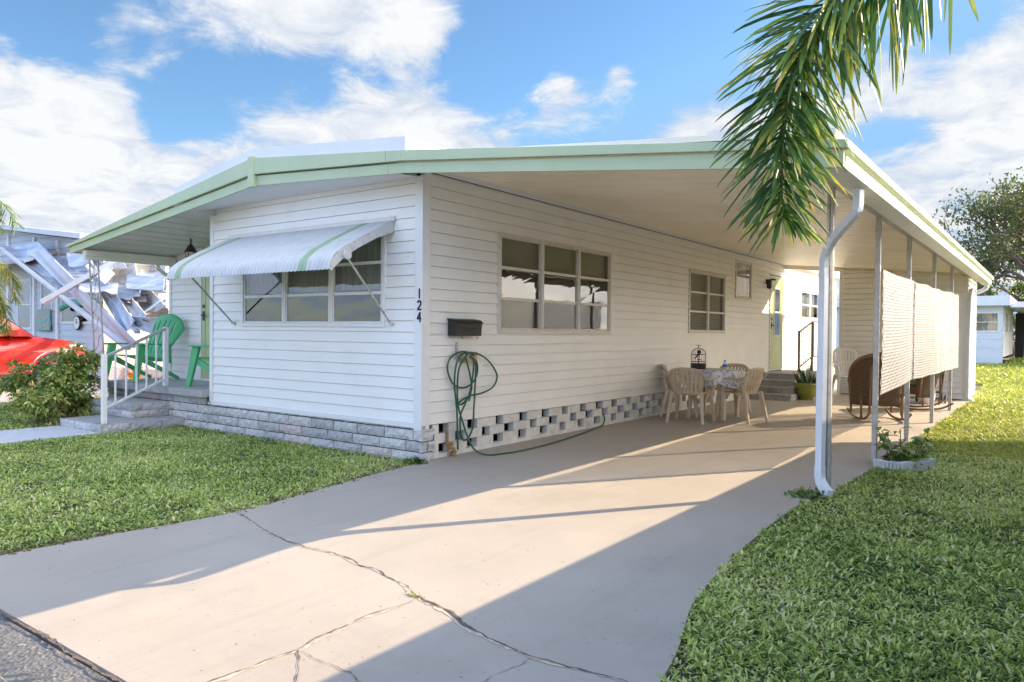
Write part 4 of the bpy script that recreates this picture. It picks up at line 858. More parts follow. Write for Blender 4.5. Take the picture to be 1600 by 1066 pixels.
# ------------------------------------------------------------------ plastic armchairs (tan)
def make_chair(name, label, m, tall=0):
    t = thing(name, label, 'chair', (0, 0, 0))
    # local: faces +Y, seat centre at origin, back at -Y
    b = MB()
    def sf(u, v): x = (u - .5) * (.44 + .03 * v); y = -.20 + .42 * v; return (x, y, .415 + .02 * v - .025 * math.cos((u - .5) * PI) * math.sin(PI * min(1, v * 1.1)) - (.03 if v > .98 else 0))
    b.grid(sf, 10, 9, skip=lambda i, j: (2 <= i <= 7 and i % 2 == 0 and j in (3, 4))); b.build('seat', m, t, solid=.012, smooth=True)
    b = MB(); NU = 25; Hb = .40 + tall
    def bf(u, v):
        a = (u - .5) * 2; rad = math.sqrt(max(0, 1 - abs(a) ** 2.6)); top = .30 * Hb / .4 + (Hb - .30 * Hb / .4) * rad
        z = .405 + top * v * 1.0 + 0; wd = .205 + .055 * v
        return (a * wd, -.20 - .10 * v * (Hb / .4) + .07 * abs(a) ** 2, z)
    b.grid(bf, NU, 14, skip=lambda i, j: (3 <= i <= NU - 4 and i % 3 == 0 and ((2 <= j <= 5) or (7 <= j <= 11)))); b.build('backrest', m, t, solid=.010, smooth=True)
    for sx in (-1, 1):
        b = MB(); P = catmull([(sx * .235, -.27, .72), (sx * .28, -.20, .655), (sx * .29, -.05, .635), (sx * .285, .12, .635), (sx * .275, .20, .60), (sx * .265, .215, .50), (sx * .25, .215, .41)], 4)
        b.tube(P, .030, 8, flat=.45); b.build('armrest', m, t, smooth=True)
        for (xa, ya, xb, yb) in ((.245, .20, .285, .255), (.215, -.19, .26, -.29)):
            b = MB(); b.bar((sx * xa, ya, .44), (sx * xb, yb, .0), .062, .05, up=(1, 0, 0), w2=.034, h2=.034); b.bar((sx * (xa - .02), ya - .0, .42), (sx * (xa - .02), ya * .2, .40), .03, .04); b.build('leg', m, t, bevel=.006)
    return t
GR = 'tan plastic armchairs round the patio table'
ch = make_chair('plastic_armchair', 'tan plastic armchair with its slotted back turned to the street, nearest the table', M['plast_t']); ch['group'] = GR
ch.location = (.76, 4.92, 0); ch.rotation_euler = (0, 0, .12)
dup(ch, (1.30, 5.52, 0), 1.35, 'tan plastic armchair seen side-on at the driveway side of the table')
dup(ch, (.34, 5.55, 0), -1.2, 'tan plastic armchair squeezed between the table and the siding')
dup(ch, (.78, 6.38, 0), PI - .1, 'tan plastic armchair behind the table, only its rounded top showing')
tb = thing('patio_table', 'small tan plastic patio table with tapered legs', 'table', (.85, 5.6, 0))
b = MB(); b.lathe([(0, .70), (.42, .70), (.43, .71), (.43, .735), (.42, .74), (0, .74)], (.85, 5.6, 0), 32); b.build('tabletop', M['plast_t'], tb)
for sx, sy in ((1, 1), (1, -1), (-1, 1), (-1, -1)):
    b = MB(); b.bar((.85 + sx * .24, 5.6 + sy * .24, .70), (.85 + sx * .27, 5.6 + sy * .30, 0), .07, .07, up=(1, 0, 0), w2=.052, h2=.052); b.build('leg', M['plast_t'], tb, bevel=.008)
b = MB()
def cl(u, v):
    a = u * 2 * PI; k = v * 2
    if k <= 1: rr = .44 * k; return (.85 + rr * math.cos(a), 5.6 + rr * math.sin(a), .7445)
    d = (k - 1); hang = .18 + .09 * abs(math.cos(2 * a + .6)); rr = .44 + .012 + .03 * d + .035 * d * math.sin(9 * a) + .02 * d * math.sin(5 * a + 1)
    return (.85 + rr * math.cos(a), 5.6 + rr * math.sin(a), .7445 - hang * d)
b.grid(cl, 96, 16); tag(b.build('tablecloth', M['cloth'], smooth=True, solid=.002, recalc=False), 'white tablecloth with blue floral print draped over the patio table', 'tablecloth')
cg = thing('birdcage_ornament', 'dark wire birdcage ornament with a bird inside, on the tablecloth', 'birdcage', (.62, 5.55, .746)); cx, cy = .62, 5.55
b = MB(); b.lathe([(0, .746), (.115, .746), (.118, .83), (.112, .835), (0, .835)], (cx, cy, 0), 20); b.build('base', M['black'], cg)
b = MB()
for k in range(12):
    a_ = k * PI / 6; b.tube([(cx + .112 * math.cos(a_), cy + .112 * math.sin(a_), .83), (cx + .112 * math.cos(a_), cy + .112 * math.sin(a_), .98)] + [(cx + .112 * math.cos(q) * math.cos(a_), cy + .112 * math.cos(q) * math.sin(a_), .98 + .09 * math.sin(q)) for q in (.4, .8, 1.2, 1.5)], .0028, 4)
for z_ in (.86, .97): b.tube([(cx + .113 * math.cos(q * PI / 12), cy + .113 * math.sin(q * PI / 12), z_) for q in range(24)], .003, 4, closed=True)
b.tube([(cx, cy, 1.07), (cx, cy, 1.115)], .007, 6)
for s_ in (-1, 1): b.tube([(cx, cy, 1.10), (cx + .022 * s_, cy + .01 * s_, 1.12), (cx + .035 * s_, cy + .02 * s_, 1.105)], .004, 5)
b.build('wire_cage', M['black'], cg)
b = MB(); b.lathe([(0, -.03), (.02, -.02), (.034, .0), (.03, .025), (.012, .04), (0, .045)], (cx + .01, cy, 1.0), 10); b.tube([(cx + .01, cy, .98), (cx - .03, cy - .02, .93), (cx - .06, cy - .03, .9)], [.018, .012, .004], 6); b.tube([(cx, cy, .835), (cx + .01, cy, .97)], .006, 5); b.tube([(cx - .02, cy, .9), (cx + .05, cy + .02, .885)], .006, 5); b.build('bird', M['black'], cg, smooth=True)
bt = thing('spray_bottle', 'small clear bottle with blue label standing on the tablecloth', 'bottle', (.93, 5.85, .746))
b = MB(); b.lathe([(0, 0), (.03, 0), (.032, .07), (.026, .1), (.012, .115), (.012, .12), (0, .12)], (.93, 5.85, .746), 14); b.build('body', M['bottle'], bt, smooth=True)
b = MB(); b.lathe([(.0335, .03), (.034, .075)], (.93, 5.85, .746), 14); b.lathe([(0, .12), (.016, .12), (.016, .14), (0, .14)], (.93, 5.85, .746), 10); b.build('label_and_cap', M['bluel'], bt)
# white stack chair by the shed
wc = make_chair('plastic_armchair', 'white plastic high-back armchair standing against the shed siding', M['plast_w'], .22); wc.location = (1.52, 11.55, 0); wc.rotation_euler = (0, 0, PI + .5)
# ------------------------------------------------------------------ wicker rockers
def rocker():
    t = thing('wicker_rocker', 'brown wicker rocking chair seen from behind, nearest the lattice', 'rocking chair', (0, 0, 0), group='wicker rocking chairs behind the lattice')
    b = MB()
    def bk(u, v):   # barrel back wrapping to arms; faces +Y
        a = PI * (1.0 + u); w_ = .34; hgt = .62 * math.sin(PI * u) ** .5 * .9 + .12 * (1 - math.sin(PI * u)); lean = .16 * v * math.sin(PI * u)
        return (w_ * math.cos(a) * (1 + .06 * v), w_ * .9 * math.sin(a) - lean + .02, .22 + (.20 + hgt) * v)
    b.grid(bk, 26, 10); b.build('backrest', M['wicker'], t, solid=.025, smooth=True)
    b = MB(); P = [bk(i / 26, 1) for i in range(27)]; b.tube(P, .026, 8); b.build('rolled_rim', M['cane'], t, smooth=True)
    for sx in (-1, 1):
        b = MB(); b.tube([(sx * .345, -.02, .24), (sx * .36, -.05, .60)], .018, 6); b.build('arm_strut', M['cane'], t, smooth=True)
        b = MB(); b.tube([(sx * .2, -.33, .1), (sx * .21, -.42, .80)], .016, 6); b.build('back_strut', M['cane'], t, smooth=True)
        b = MB(); b.tube([(sx * .27, .2, .42), (sx * .27, .24, .08)], .018, 6); b.build('leg', M['cane'], t, smooth=True)

    b = MB(); b.box(-.28, .28, -.26, .24, .36, .41); b.build('seat', M['wicker'], t, bevel=.015)
    b = MB(); b.box(-.25, .25, -.22, .23, .412, .49); b.build('cushion', M['cushion'], t, bevel=.03)
    b = MB(); b.box(-.2, .2, -.30, -.22, .5, .88); b.build('back_cushion', M['cushion'], t, bevel=.03)
    for sx in (-1, 1):
        b = MB(); b.tube(catmull([(sx * .26, -.52, .14), (sx * .26, -.34, .045), (sx * .26, -.05, .019), (sx * .26, .22, .04), (sx * .26, .42, .11)], 5), .018, 6); b.tube([(sx * .26, -.2, .03), (sx * .27, -.2, .38)], .016, 6); b.build('rocker_runner', M['cane'], t, smooth=True)
    return t
rk = rocker(); rk.location = (2.86, 7.15, 0); rk.rotation_euler = (0, 0, .5); rk.scale = (1.12, 1.08, 1.05)
dup(rk, (3.05, 9.35, 0), 1.9, 'brown wicker rocking chair turned sideways, farther back behind the lattice')
# ------------------------------------------------------------------ barbecue and clutter
bq = thing('barbecue_grill', 'dark gas barbecue cart on wheels at the back corner of the carport', 'grill', (3.25, 11.0, 0))
b = MB(); b.tube([(2.85, 11.0, .93), (3.35, 11.0, .93)], .17, 12); b.build('hood', M['galv'], bq, smooth=False)
b = MB(); b.box(2.85, 3.35, 10.82, 11.18, .74, .90); b.build('firebox', M['black'], bq, bevel=.01)
b = MB(); b.box(2.55, 2.84, 10.85, 11.15, .80, .83); b.box(3.36, 3.52, 10.85, 11.15, .80, .83); b.build('side_shelf', M['black'], bq, bevel=.004)
for x_, y_ in ((2.9, 10.86), (3.3, 10.86), (2.9, 11.14), (3.3, 11.14)): b = MB(); b.bar((x_, y_, .02), (x_, y_, .75), .025, .025, up=(1, 0, 0)); b.build('leg', M['black'], bq)
b = MB(); b.box(2.88, 3.32, 10.85, 11.15, .2, .23); b.build('bottom_shelf', M['black'], bq)
for x_ in (2.88, 3.36): b = MB(); b.T = lambda p, q=x_: (q + p[2], 11.0 + p[0], .08 + p[1]); b.lathe([(0, 0), (.08, 0), (.08, .03), (0, .03)], (0, 0, 0), 16); b.build('wheel', M['rubber'], bq)
gb = thing('gas_bottle', 'white propane gas bottle on the floor under the grill', 'gas bottle', (3.1, 10.7, 0))
b = MB(); b.lathe([(0, 0), (.1, 0), (.1, .03), (.14, .08), (.15, .12), (.15, .28), (.13, .34), (.05, .38), (0, .38)], (3.1, 10.62, 0), 18); b.build('tank', M['plast_w'], gb, smooth=True)
b = MB(); b.lathe([(.08, .36), (.09, .46), (.075, .46)], (3.1, 10.62, 0), 12); b.build('collar', M['galv'], gb)
bk_ = thing('storage_bucket', 'pale plastic bucket on the carport floor beside the grill', 'bucket', (2.7, 10.8, 0))
b = MB(); b.lathe([(0, 0), (.12, 0), (.15, .3), (.155, .3), (.155, .315), (.14, .315), (.13, .28), (0, .28)], (2.66, 10.6, 0), 18); b.build('pail', M['plast_w'], bk_, smooth=True)
b = MB(); b.tube([(2.51, 10.6, .3), (2.53, 10.52, .22), (2.66, 10.46, .16), (2.79, 10.52, .22), (2.81, 10.6, .3)], .004, 5); b.build('handle', M['galv'], bk_)
# ------------------------------------------------------------------ green porch chairs
def adiron():
    t = thing('green_porch_chair', 'green plastic fan-back porch chair facing the street at the left of the porch', 'chair', (0, 0, 0), group='green plastic chairs on the porch')
    m = M['plast_g']; b = MB()    # faces -Y
    def bf(u, v):
        a = (u - .5) * 2; rad = math.sqrt(max(0, 1 - abs(a) ** 2.3)); top = .50 + .26 * rad; wd = .20 + .13 * v
        return (a * wd, .20 + .34 * v + .0 * a, .33 + top * v)
    b.grid(bf, 26, 14, skip=lambda i, j: (i in (4, 8, 12, 13, 17, 21)[:0] + (4, 8, 13, 17, 21) and 2 <= j <= 11)); b.build('backrest', m, t, solid=.018, smooth=True)
    b = MB(); b.grid(lambda u, v: ((u - .5) * .50, -.30 + .52 * v, .42 - .11 * v + .02 * math.sin(PI * v)), 12, 11, skip=lambda i, j: j in (3, 6, 9) and 1 < i < 10); b.build('seat', m, t, solid=.02)
    for sx in (-1, 1):
        b = MB(); b.bar((sx * .31, -.36, .60), (sx * .31, .30, .585), .12, .028, w2=.07); b.build('armrest', m, t, bevel=.008)
        b = MB(); b.bar((sx * .29, -.27, .59), (sx * .31, -.40, 0), .05, .13, up=(0, 1, 0), w2=.045, h2=.08); b.build('leg', m, t, bevel=.008)
        b = MB(); b.bar((sx * .27, -.28, .38), (sx * .29, .46, .02), .035, .09, w2=.03, h2=.05); b.build('leg', m, t, bevel=.006)
        b = MB(); b.bar((sx * .28, .26, .58), (sx * .27, .30, .28), .03, .05); b.build('arm_support', m, t, bevel=.005)
    return t
ad = adiron(); ad.location = (-5.98, .27, .506); ad.rotation_euler = (0, 0, .28); ad.scale = (.97, .97, .93)
dup(ad, (-4.12, .50, .506), -1.35, 'green plastic porch chair half hidden behind the front wall corner')
# ------------------------------------------------------------------ shrub by the steps
def bush(name, label, c, rad, n, m, L_, W_, cat='shrub', seed=1, stems=7, rr=(0, .9)):
    t = thing(name, label, cat, (c[0], c[1], 0)); r2 = np.random.default_rng(seed); r1 = random.Random(seed)
    K = 26; cc = r2.normal(size=(K, 3)); cc /= np.linalg.norm(cc, axis=1, keepdims=True); cc = cc * r2.uniform(.45, .9, (K, 1)) * rad + np.array(c)
    cc[:, 2] = np.maximum(cc[:, 2], .12)
    idx = r2.integers(0, K, n); off = r2.normal(size=(n, 3)); off /= np.linalg.norm(off, axis=1, keepdims=True); P = cc[idx] + off * r2.uniform(.3, 1, (n, 1)) * .24 * min(rad)
    D = off + (P - np.array(c)) * .8 + r2.normal(size=(n, 3)) * .4; D[:, 2] = D[:, 2] * .6 + .1; P[:, 2] = np.maximum(P[:, 2], .03)
    V, F, R_ = wide_leaves(P, D, r2.uniform(.7, 1.2, n) * L_, r2.uniform(.7, 1.2, n) * W_, .5, r2.uniform(*rr, n) * .75 + r2.uniform(0, .3, K)[idx]); npmesh('foliage', V, F, m, R_, t)
    b = MB()
    for k in range(stems):
        q = cc[k % K]; b.tube([(c[0] + r1.uniform(-.1, .1), c[1] + r1.uniform(-.1, .1), 0), ((c[0] + q[0]) / 2, (c[1] + q[1]) / 2, q[2] * .6), tuple(q)], [.018, .012, .006], 6)
    b.build('stems', M['bark'], t); return t, cc
bs, cc = bush('flowering_shrub', 'leafy variegated shrub with orange flowers beside the front steps', (-6.12, -.66, .54), (.56, .52, .52), 2300, M['shrub'], .11, .055, seed=4, rr=(.25, 1.15))
r1 = random.Random(9)
for k in range(18):
    b = MB(); p = at(r1.gauss(122, 12), r1.gauss(550, 6), 1, -1.0 + r1.uniform(-.1, .3)); 
    for j in range(5):
        a_ = j * 2 * PI / 5; b.poly([tuple(p), (p[0] + .02 * math.cos(a_), p[1] - .02 * abs(math.sin(a_)), p[2] + .02 * math.sin(a_)), (p[0] + .022 * math.cos(a_ + .6), p[1] - .01, p[2] + .022 * math.sin(a_ + .6))])
    b.build('flower', M['petal'], bs)
bs2, _ = bush('low_shrub', 'low yellow-edged leafy shrub at the edge of the walkway', (-5.75, -1.22, .26), (.38, .32, .24), 520, M['shrub'], .10, .05, seed=6, rr=(.4, 1.2))
bs3, _ = bush('low_shrub', 'low dark green shrub in front of the red car', (-7.9, -.35, .40), (.75, .55, .42), 1100, M['shrub'], .11, .055, seed=8, rr=(.1, 1))
for k in range(40):
    b = MB(); p = at(r1.uniform(95, 158), r1.gauss(609, 5), 1, -.7 + r1.uniform(-.2, .2))
    for j in range(5):
        a_ = j * 2 * PI / 5; b.poly([tuple(p), (p[0] + .024 * math.cos(a_), p[1], p[2] + .02 * math.sin(a_)), (p[0] + .024 * math.cos(a_ + .7), p[1] - .015, p[2] + .02 * math.sin(a_ + .7))])
    b.build('cream_flower', M['petalw'], bs)
# ------------------------------------------------------------------ palm over the carport
def frond(parent, pts, n, Lf, Wf, seed, hang=.6, name='frond', m=None, plume=True, tip=.45, s0=0.):
    r2 = np.random.default_rng(seed); C = np.array(catmull(pts, 12)); s = np.linspace(s0 * (len(C) - 1), len(C) - 1.001, n); i = s.astype(int); f = (s - i)[:, None]
    P = C[i] * (1 - f) + C[i + 1] * f; T = C[i + 1] - C[i]; T /= np.linalg.norm(T, axis=1, keepdims=True)
    a = r2.uniform(0, 2 * PI, n) if plume else (r2.integers(0, 2, n) * PI + r2.normal(0, .25, n))
    up = np.array([[0, 0, 1.]]); S = np.cross(T, up + r2.normal(size=(n, 3)) * .02); S /= np.linalg.norm(S, axis=1, keepdims=True) + 1e-9; U = np.cross(S, T)
    D = S * np.cos(a)[:, None] + U * np.sin(a)[:, None] * .8 + T * r2.uniform(.1, .6, (n, 1)) + np.array([[0, 0, -hang]])
    sh = 1 - tip * (np.linspace(0, 1, n) ** 3); Lr = r2.uniform(.7, 1.1, n) * Lf * sh
    rn = np.clip(r2.uniform(0, .85, n), 0, 1)
    # blade of three segments, creased
    D /= np.linalg.norm(D, axis=1, keepdims=True); up2 = r2.normal(size=(n, 3)) * .6 + np.array([[0, 0, 1.]]); SS = np.cross(D, up2); SS /= np.linalg.norm(SS, axis=1, keepdims=True); CC = np.cross(SS, D)
    rows = []; rr = []
    for f_, w_, dz in ((0, .25, 0), (.3, .9, -.02), (.65, 1, -.10), (.9, .75, -.2), (1.0, .2, -.26)):
        c = P + D * (Lr * f_)[:, None] + np.array([[0, 0, 1.]]) * (Lr * dz)[:, None]; W = (Wf * w_ * r2.uniform(.85, 1.15, n))[:, None]
        rows += [c - SS * W / 2, c + CC * W * .18, c + SS * W / 2]; rr += [rn + (r2.random(n) < .55) * .30 * max(0, f_ - .6) / .4] * 3
    V = np.stack(rows, 1).reshape(-1, 3); R_ = np.clip(np.stack(rr, 1).reshape(-1), 0, 1); b = np.arange(n)[:, None] * 15; q = [b + np.array([[k * 3 + j, k * 3 + j + 1, k * 3 + j + 4, k * 3 + j + 3]]) for k in range(4) for j in range(2)]
    fo = npmesh(name, V, np.concatenate(q, 0), m or M['frond'], R_, parent)
    b = MB(); b.tube([tuple(p) for p in C], [.016 * (1 - .75 * k / len(C)) for k in range(len(C))], 6); b.build('rachis', M['stem'], fo, smooth=True)
    return fo
palm = thing('palm_tree', 'tall feathery palm whose drooping frond hangs over the carport fascia', 'palm tree', (5.4, -.9, 0))
b = MB(); b.tube([(5.40, -.9, 0), (5.38, -.9, 1.5), (5.34, -.88, 3), (5.28, -.85, 4.1)], [.13, .10, .09, .07], 16); b.build('trunk', mat('grey_palm_trunk', (.30, .28, .25), .9, var=.2, scale=6, bump=.4), palm, smooth=True)
frond(palm, [(5.28, -.85, 4.1), (5.05, -.85, 3.86), (4.75, -.95, 3.52), (4.42, -1.1, 3.28), (4.14, -1.16, 3.13), (3.98, -1.22, 2.90), (3.90, -1.27, 2.60), (3.87, -1.3, 2.28), (3.88, -1.3, 1.93)], 520, .50, .0205, 5, hang=.22, tip=.5, s0=.3)
for k, (dx, dy, ln_) in enumerate(((1.5, -.6, 1.8), (1.4, 1.1, 1.8), (1.9, .3, 1.6))):
    frond(palm, [(5.28, -.85, 4.1), (5.28 + dx * .5, -.85 + dy * .5, 4.75), (5.28 + dx, -.85 + dy, 4.6), (5.28 + dx * 1.3, -.85 + dy * 1.3, 3.8)], 260, .42, .028, 30 + k)
# ------------------------------------------------------------------ yellowing palm at the left edge
yp = thing('yellow_palm', 'yellowing bushy young palm at the left edge in front of the red car', 'palm tree', (-11.0, -2.2, 0))
c0 = at(-55, 430, 1, -1.6)
yp.location = (c0[0], c0[1], 0); OFF[yp] = (c0[0], c0[1], 0)
b = MB(); b.tube([(c0[0], c0[1], 0), (c0[0], c0[1], 1.2), (c0[0], c0[1], 2.9)], [.12, .09, .07], 10); b.build('trunk', M['bark'], yp)
r1 = random.Random(5)
for k in range(16):
    a_ = k * 2.399; zb = 1.35 + (k % 5) * .22; R2 = r1.uniform(.42, .56)
    frond(yp, [(c0[0], c0[1], zb), (c0[0] + R2 * .5 * math.cos(a_), c0[1] + R2 * .5 * math.sin(a_), zb + .22), (c0[0] + R2 * math.cos(a_), c0[1] + R2 * math.sin(a_), zb + .05), (c0[0] + R2 * 1.1 * math.cos(a_), c0[1] + R2 * 1.1 * math.sin(a_), zb - .3)], 170, .24, .013, 60 + k, m=M['ylf'], plume=True)
for k in range(6):
    a_ = k * 1.05; zb = 2.85
    frond(yp, [(c0[0], c0[1], zb), (c0[0] + .35 * math.cos(a_), c0[1] + .35 * math.sin(a_), zb + .25), (c0[0] + .62 * math.cos(a_), c0[1] + .62 * math.sin(a_), zb - .1)], 90, .25, .012, 90 + k, plume=True)
# ------------------------------------------------------------------ cars
def make_car(name, label, m):
    t = thing(name, label, 'car', (0, 0, 0))     # nose +Y, origin under centre
    Lc = 4.6; hw = .92
    def sec(y): # body half-width and heights along y
        return y
    b = MB()
    # body side profile rings across length: (y, zbottom, zshoulder, halfwidth)
    st = [(-2.3, .45, .95, .70), (-2.2, .32, 1.05, .84), (-1.6, .27, 1.06, .91), (-.6, .26, 1.05, .92), (.6, .26, 1.04, .92), (1.0, .26, 1.03, .92), (1.5, .27, .99, .91), (1.95, .28, .93, .87), (2.2, .32, .84, .76), (2.32, .40, .66, .58)]
    rings = []
    for y_, zb, zs, hw_ in st:
        pts = []
        for k in range(13):
            a_ = k / 12; 
            if a_ < .35: f = a_ / .35; pts.append((-hw_ * (.94 + .06 * math.sin(f * PI)), y_, zb + (zs - .12 - zb) * f))
            elif a_ <= .65: f = (a_ - .35) / .3; x_ = -hw_ * math.cos(f * PI); pts.append((x_, y_, zs - .12 + .14 * math.sin(f * PI) ** .6))
            else: f = (a_ - .65) / .35; pts.append((hw_ * (.94 + .06 * math.sin((1 - f) * PI)), y_, zs - .12 - (zs - .12 - zb) * f))
        rings.append(b.addv(pts))
    for p, q in zip(rings, rings[1:]):
        for j in range(12): b.face((p + j, p + j + 1, q + j + 1, q + j))
        b.face((p, q, q + 12, p + 12))
    b.face([rings[0] + j for j in range(13)]); b.face([rings[-1] + j for j in range(13)])
    body = b.build('body', m, t, smooth=True)
    b = MB(); c = [(-2.1, 1.03), (-1.7, 1.50), (-1.0, 1.60), (-.1, 1.60), (.45, 1.48), (1.15, 1.02)]
    for (ya, za), (yb, zb) in zip(c, c[1:]):
        wa = .86 - .26 * (za - 1.0); wb = .86 - .26 * (zb - 1.0)
        b.poly([(-wa, ya, za), (wa, ya, za), (wb, yb, zb), (-wb, yb, zb)])
    for sx in (-1, 1): b.poly([(sx * (.86 - .26 * (z - 1)), y, z) for y, z in c])
    b.build('cabin', m, t)
    for sx in (-1, 1):
        b = MB(); w3 = [(-1.75, 1.08), (-1.5, 1.44), (-.55, 1.52), (-.45, 1.08)]; b.poly([(sx * (.866 - .26 * (z - 1)), y, z) for y, z in w3]); w3 = [(-.37, 1.08), (-.45, 1.52), (-.1, 1.52), (.35, 1.42), (.85, 1.08)]; b.poly([(sx * (.866 - .26 * (z - 1)), y, z) for y, z in w3]); b.build('side_window', M['carglass'], t)
        b = MB(); b.box(sx * .90 - .03, sx * 1.06 + .03, .62, .78, 1.03, 1.17); b.build('wing_mirror', m, t, bevel=.03)
        b = MB(); b.tube([(sx * .62, 2.20, .77), (sx * .78, 2.02, .80), (sx * .86, 1.8, .83)], [.05, .07, .03], 8); b.build('headlight', M['headl'], t, smooth=True)
        b = MB(); b.box(sx * .90 - .015, sx * .90 + .015, -1.2, 1.1, .27, .33); b.build('sill_trim', M['chrome'], t)
        for y_ in (-1.4, 1.45):
            b = MB(); b.T = lambda p, q=sx, w=y_: (q * (.74 + p[2]), w + p[0], .35 + p[1]); b.lathe([(.21, .19), (.31, .19), (.35, .16), (.35, .02), (.31, .0), (.0, .0)], (0, 0, 0), 24); wh = b.build('wheel', M['rubber'], t, smooth=True)
            b = MB(); b.T = lambda p, q=sx, w=y_: (q * (.74 + p[2]), w + p[0], .35 + p[1]); b.lathe([(.0, .17), (.06, .185), (.20, .16), (.215, .19)], (0, 0, 0), 24); b.build('rim', M['chrome'], wh)
            b = MB(); b.tube([(sx * .915, w_[0], w_[1]) for w_ in [(y_ + .40 * math.cos(q_ * PI / 10), .33 + .40 * math.sin(q_ * PI / 10)) for q_ in range(11)]], .012, 6); b.build('wheel_arch_trim', M['chrome'] if sx else M['rubber'], t)
    b = MB(); w3 = [(-.60 - .1, 1.43, .0)]; b.poly([(-.74, .50, 1.475), (.74, .50, 1.475), (.83, 1.12, 1.045), (-.83, 1.12, 1.045)]); b.build('windscreen', M['carglass'], t)
    return t
rc = make_car('parked_car', 'bright red car parked nose-in before the storm-damaged house', M['red']); rc.location = (-12.5, -.15, 0); rc.scale = (1, 1, 1.08)
dup(rc, (7.6, 52, 0), .3, 'dark car parked under the far carport behind the right-hand house')
# ------------------------------------------------------------------ damaged neighbour house on the left
nh = thing('damaged_house', 'pale blue-white mobile home with storm-torn roof behind the red car', 'house', (-17, 6, 0))
NT = lambda x: lerp([(-24, 3.4), (-19.5, 4.1), (-13.1, 3.3)], x)
b = MB(); b.T = Tfront(3.0); NW = [(-17.95, -17.1, 1.25, 2.55), (-16.45, -15.8, 1.37, 2.67), (-15.25, -13.35, 1.41, 2.63)]
siding(b, -24, -13.1, .1, NT, NW, h=.16, step=1.0); b.build('front_wall', mat('blue_white_siding', (.56, .60, .66), .5, var=.03), nh)
b = MB(); b.T = Tside(-13.1); siding(b, 3.0, 18, .1, 3.0, h=.16); b.build('side_wall', mat('sun_warmed_siding', (.50, .46, .40), .6), nh)  # warmth of sunlight put into this wall's siding colour
for q, (u, rws) in zip(NW, ((1, 2), (1, 2), (2, 2))): window(nh, Tfront(3.0), *q, u, rws, M['trim'], curtain=None)
for x_ in (-18.6, -16.9, -15.5): b = MB(); b.box(x_, x_ + .12, 2.94, 2.99, .1, NT(x_) - .1); b.build('corner_trim', M['trim'], nh)
b = MB()
for (xa, xb) in ((-24.5, -19.5), (-19.5, -12.9)): b.poly([(xa, 2.4, NT(xa) + .08), (xb, 2.4, NT(xb) + .08), (xb, 18, NT(xb) + .08), (xa, 18, NT(xa) + .08)])
b.build('roof', M['panelw'], nh, solid=.12)
b = MB(); b.poly([(-19.6, 2.1, 2.95), (-14.9, 2.0, 2.86), (-15.3, 2.9, 3.2), (-19.6, 2.9, 3.25)]); b.build('porch_awning', M['panelw'], nh, solid=.06)
ck = thing('wall_clock', 'round white wall clock with dark rim on the damaged house', 'clock', (-14.35, 2.9, 1.42))
p = at(119, 505, 1, 2.9)
b = MB(); b.T = lambda q: (p[0] + q[0], 2.96 - q[2], p[2] + q[1]); b.lathe([(.0, .055), (.15, .055)], (0, 0, 0), 20); b.build('face', M['trim'], ck)
b = MB(); b.T = lambda q: (p[0] + q[0], 2.96 - q[2], p[2] + q[1]); b.tube([(.16 * math.cos(k * PI / 12), .16 * math.sin(k * PI / 12), .03) for k in range(24)], .022, 6, closed=True); b.build('rim', M['black'], ck)
b = MB(); b.box(p[0] - .008, p[0] + .008, 2.895, 2.90, p[2], p[2] + .1); b.box(p[0], p[0] + .07, 2.895, 2.90, p[2] - .008, p[2] + .008); b.build('hands', M['black'], ck)
pa = at(56, 484, 1, 2.9); pb = at(77, 518, 1, 2.9)
b = MB(); b.box(pa[0], pb[0], 2.90, 2.95, pb[2], pa[2]); tag(b.build('wall_plaque', M['teal'], bevel=.02), 'small teal square plaque hanging below a window of the damaged house', 'plaque')
gc = MB(); pts = [at(x_, y_, 1, 2.85) for x_, y_ in ((95, 483), (105, 477), (120, 474), (140, 475), (152, 479))]; gc.tube([tuple(q) for q in pts], .07, 8); tag(gc.build('green_hoop', mat('teal_green_hoop', (.1, .45, .3), .5)), 'curved teal green hoop propped before the damaged house window', 'hoop')
sk = thing('lattice_skirt', 'low white lattice panel along the wall behind the porch chairs', 'lattice panel', (-11, 4, 0))
a = at(178, 573, 1, 2.5); c = at(240, 592, 1, 2.5)
b = MB()
for k in range(26):
    x_ = a[0] + (c[0] - a[0]) * k / 26
    for sg in (1, -1): b.bar((x_, 2.5 + .01 * sg, c[2] - .35), (x_ + sg * .45, 2.5 + .01 * sg, a[2]), .035, .008, up=(0, 1, 0))
b.build('lattice_sheet', M['white_lat'], sk)
fp = thing('flower_pot', 'small orange and yellow flowers in a pot beyond the porch chairs', 'potted plant', (-9, 2, 0)); p = at(211, 588, 1, 2.0)
b = MB(); b.lathe([(0, 0), (.10, 0), (.14, p[2] - .1), (0, p[2] - .1)], (p[0], 2.0, 0), 14); b.build('pot', M['petal'], fp)
n = 160; V, F, R_ = leaves(np.array([[p[0], 2.0, p[2]]]) + rng.normal(size=(n, 3)) * .1, rng.normal(size=(n, 3)), .08, .05); npmesh('blossom', V, F, mat('orange_blossom', (.8, .3, .03), .6, var=.5, scale=40), R_, fp)
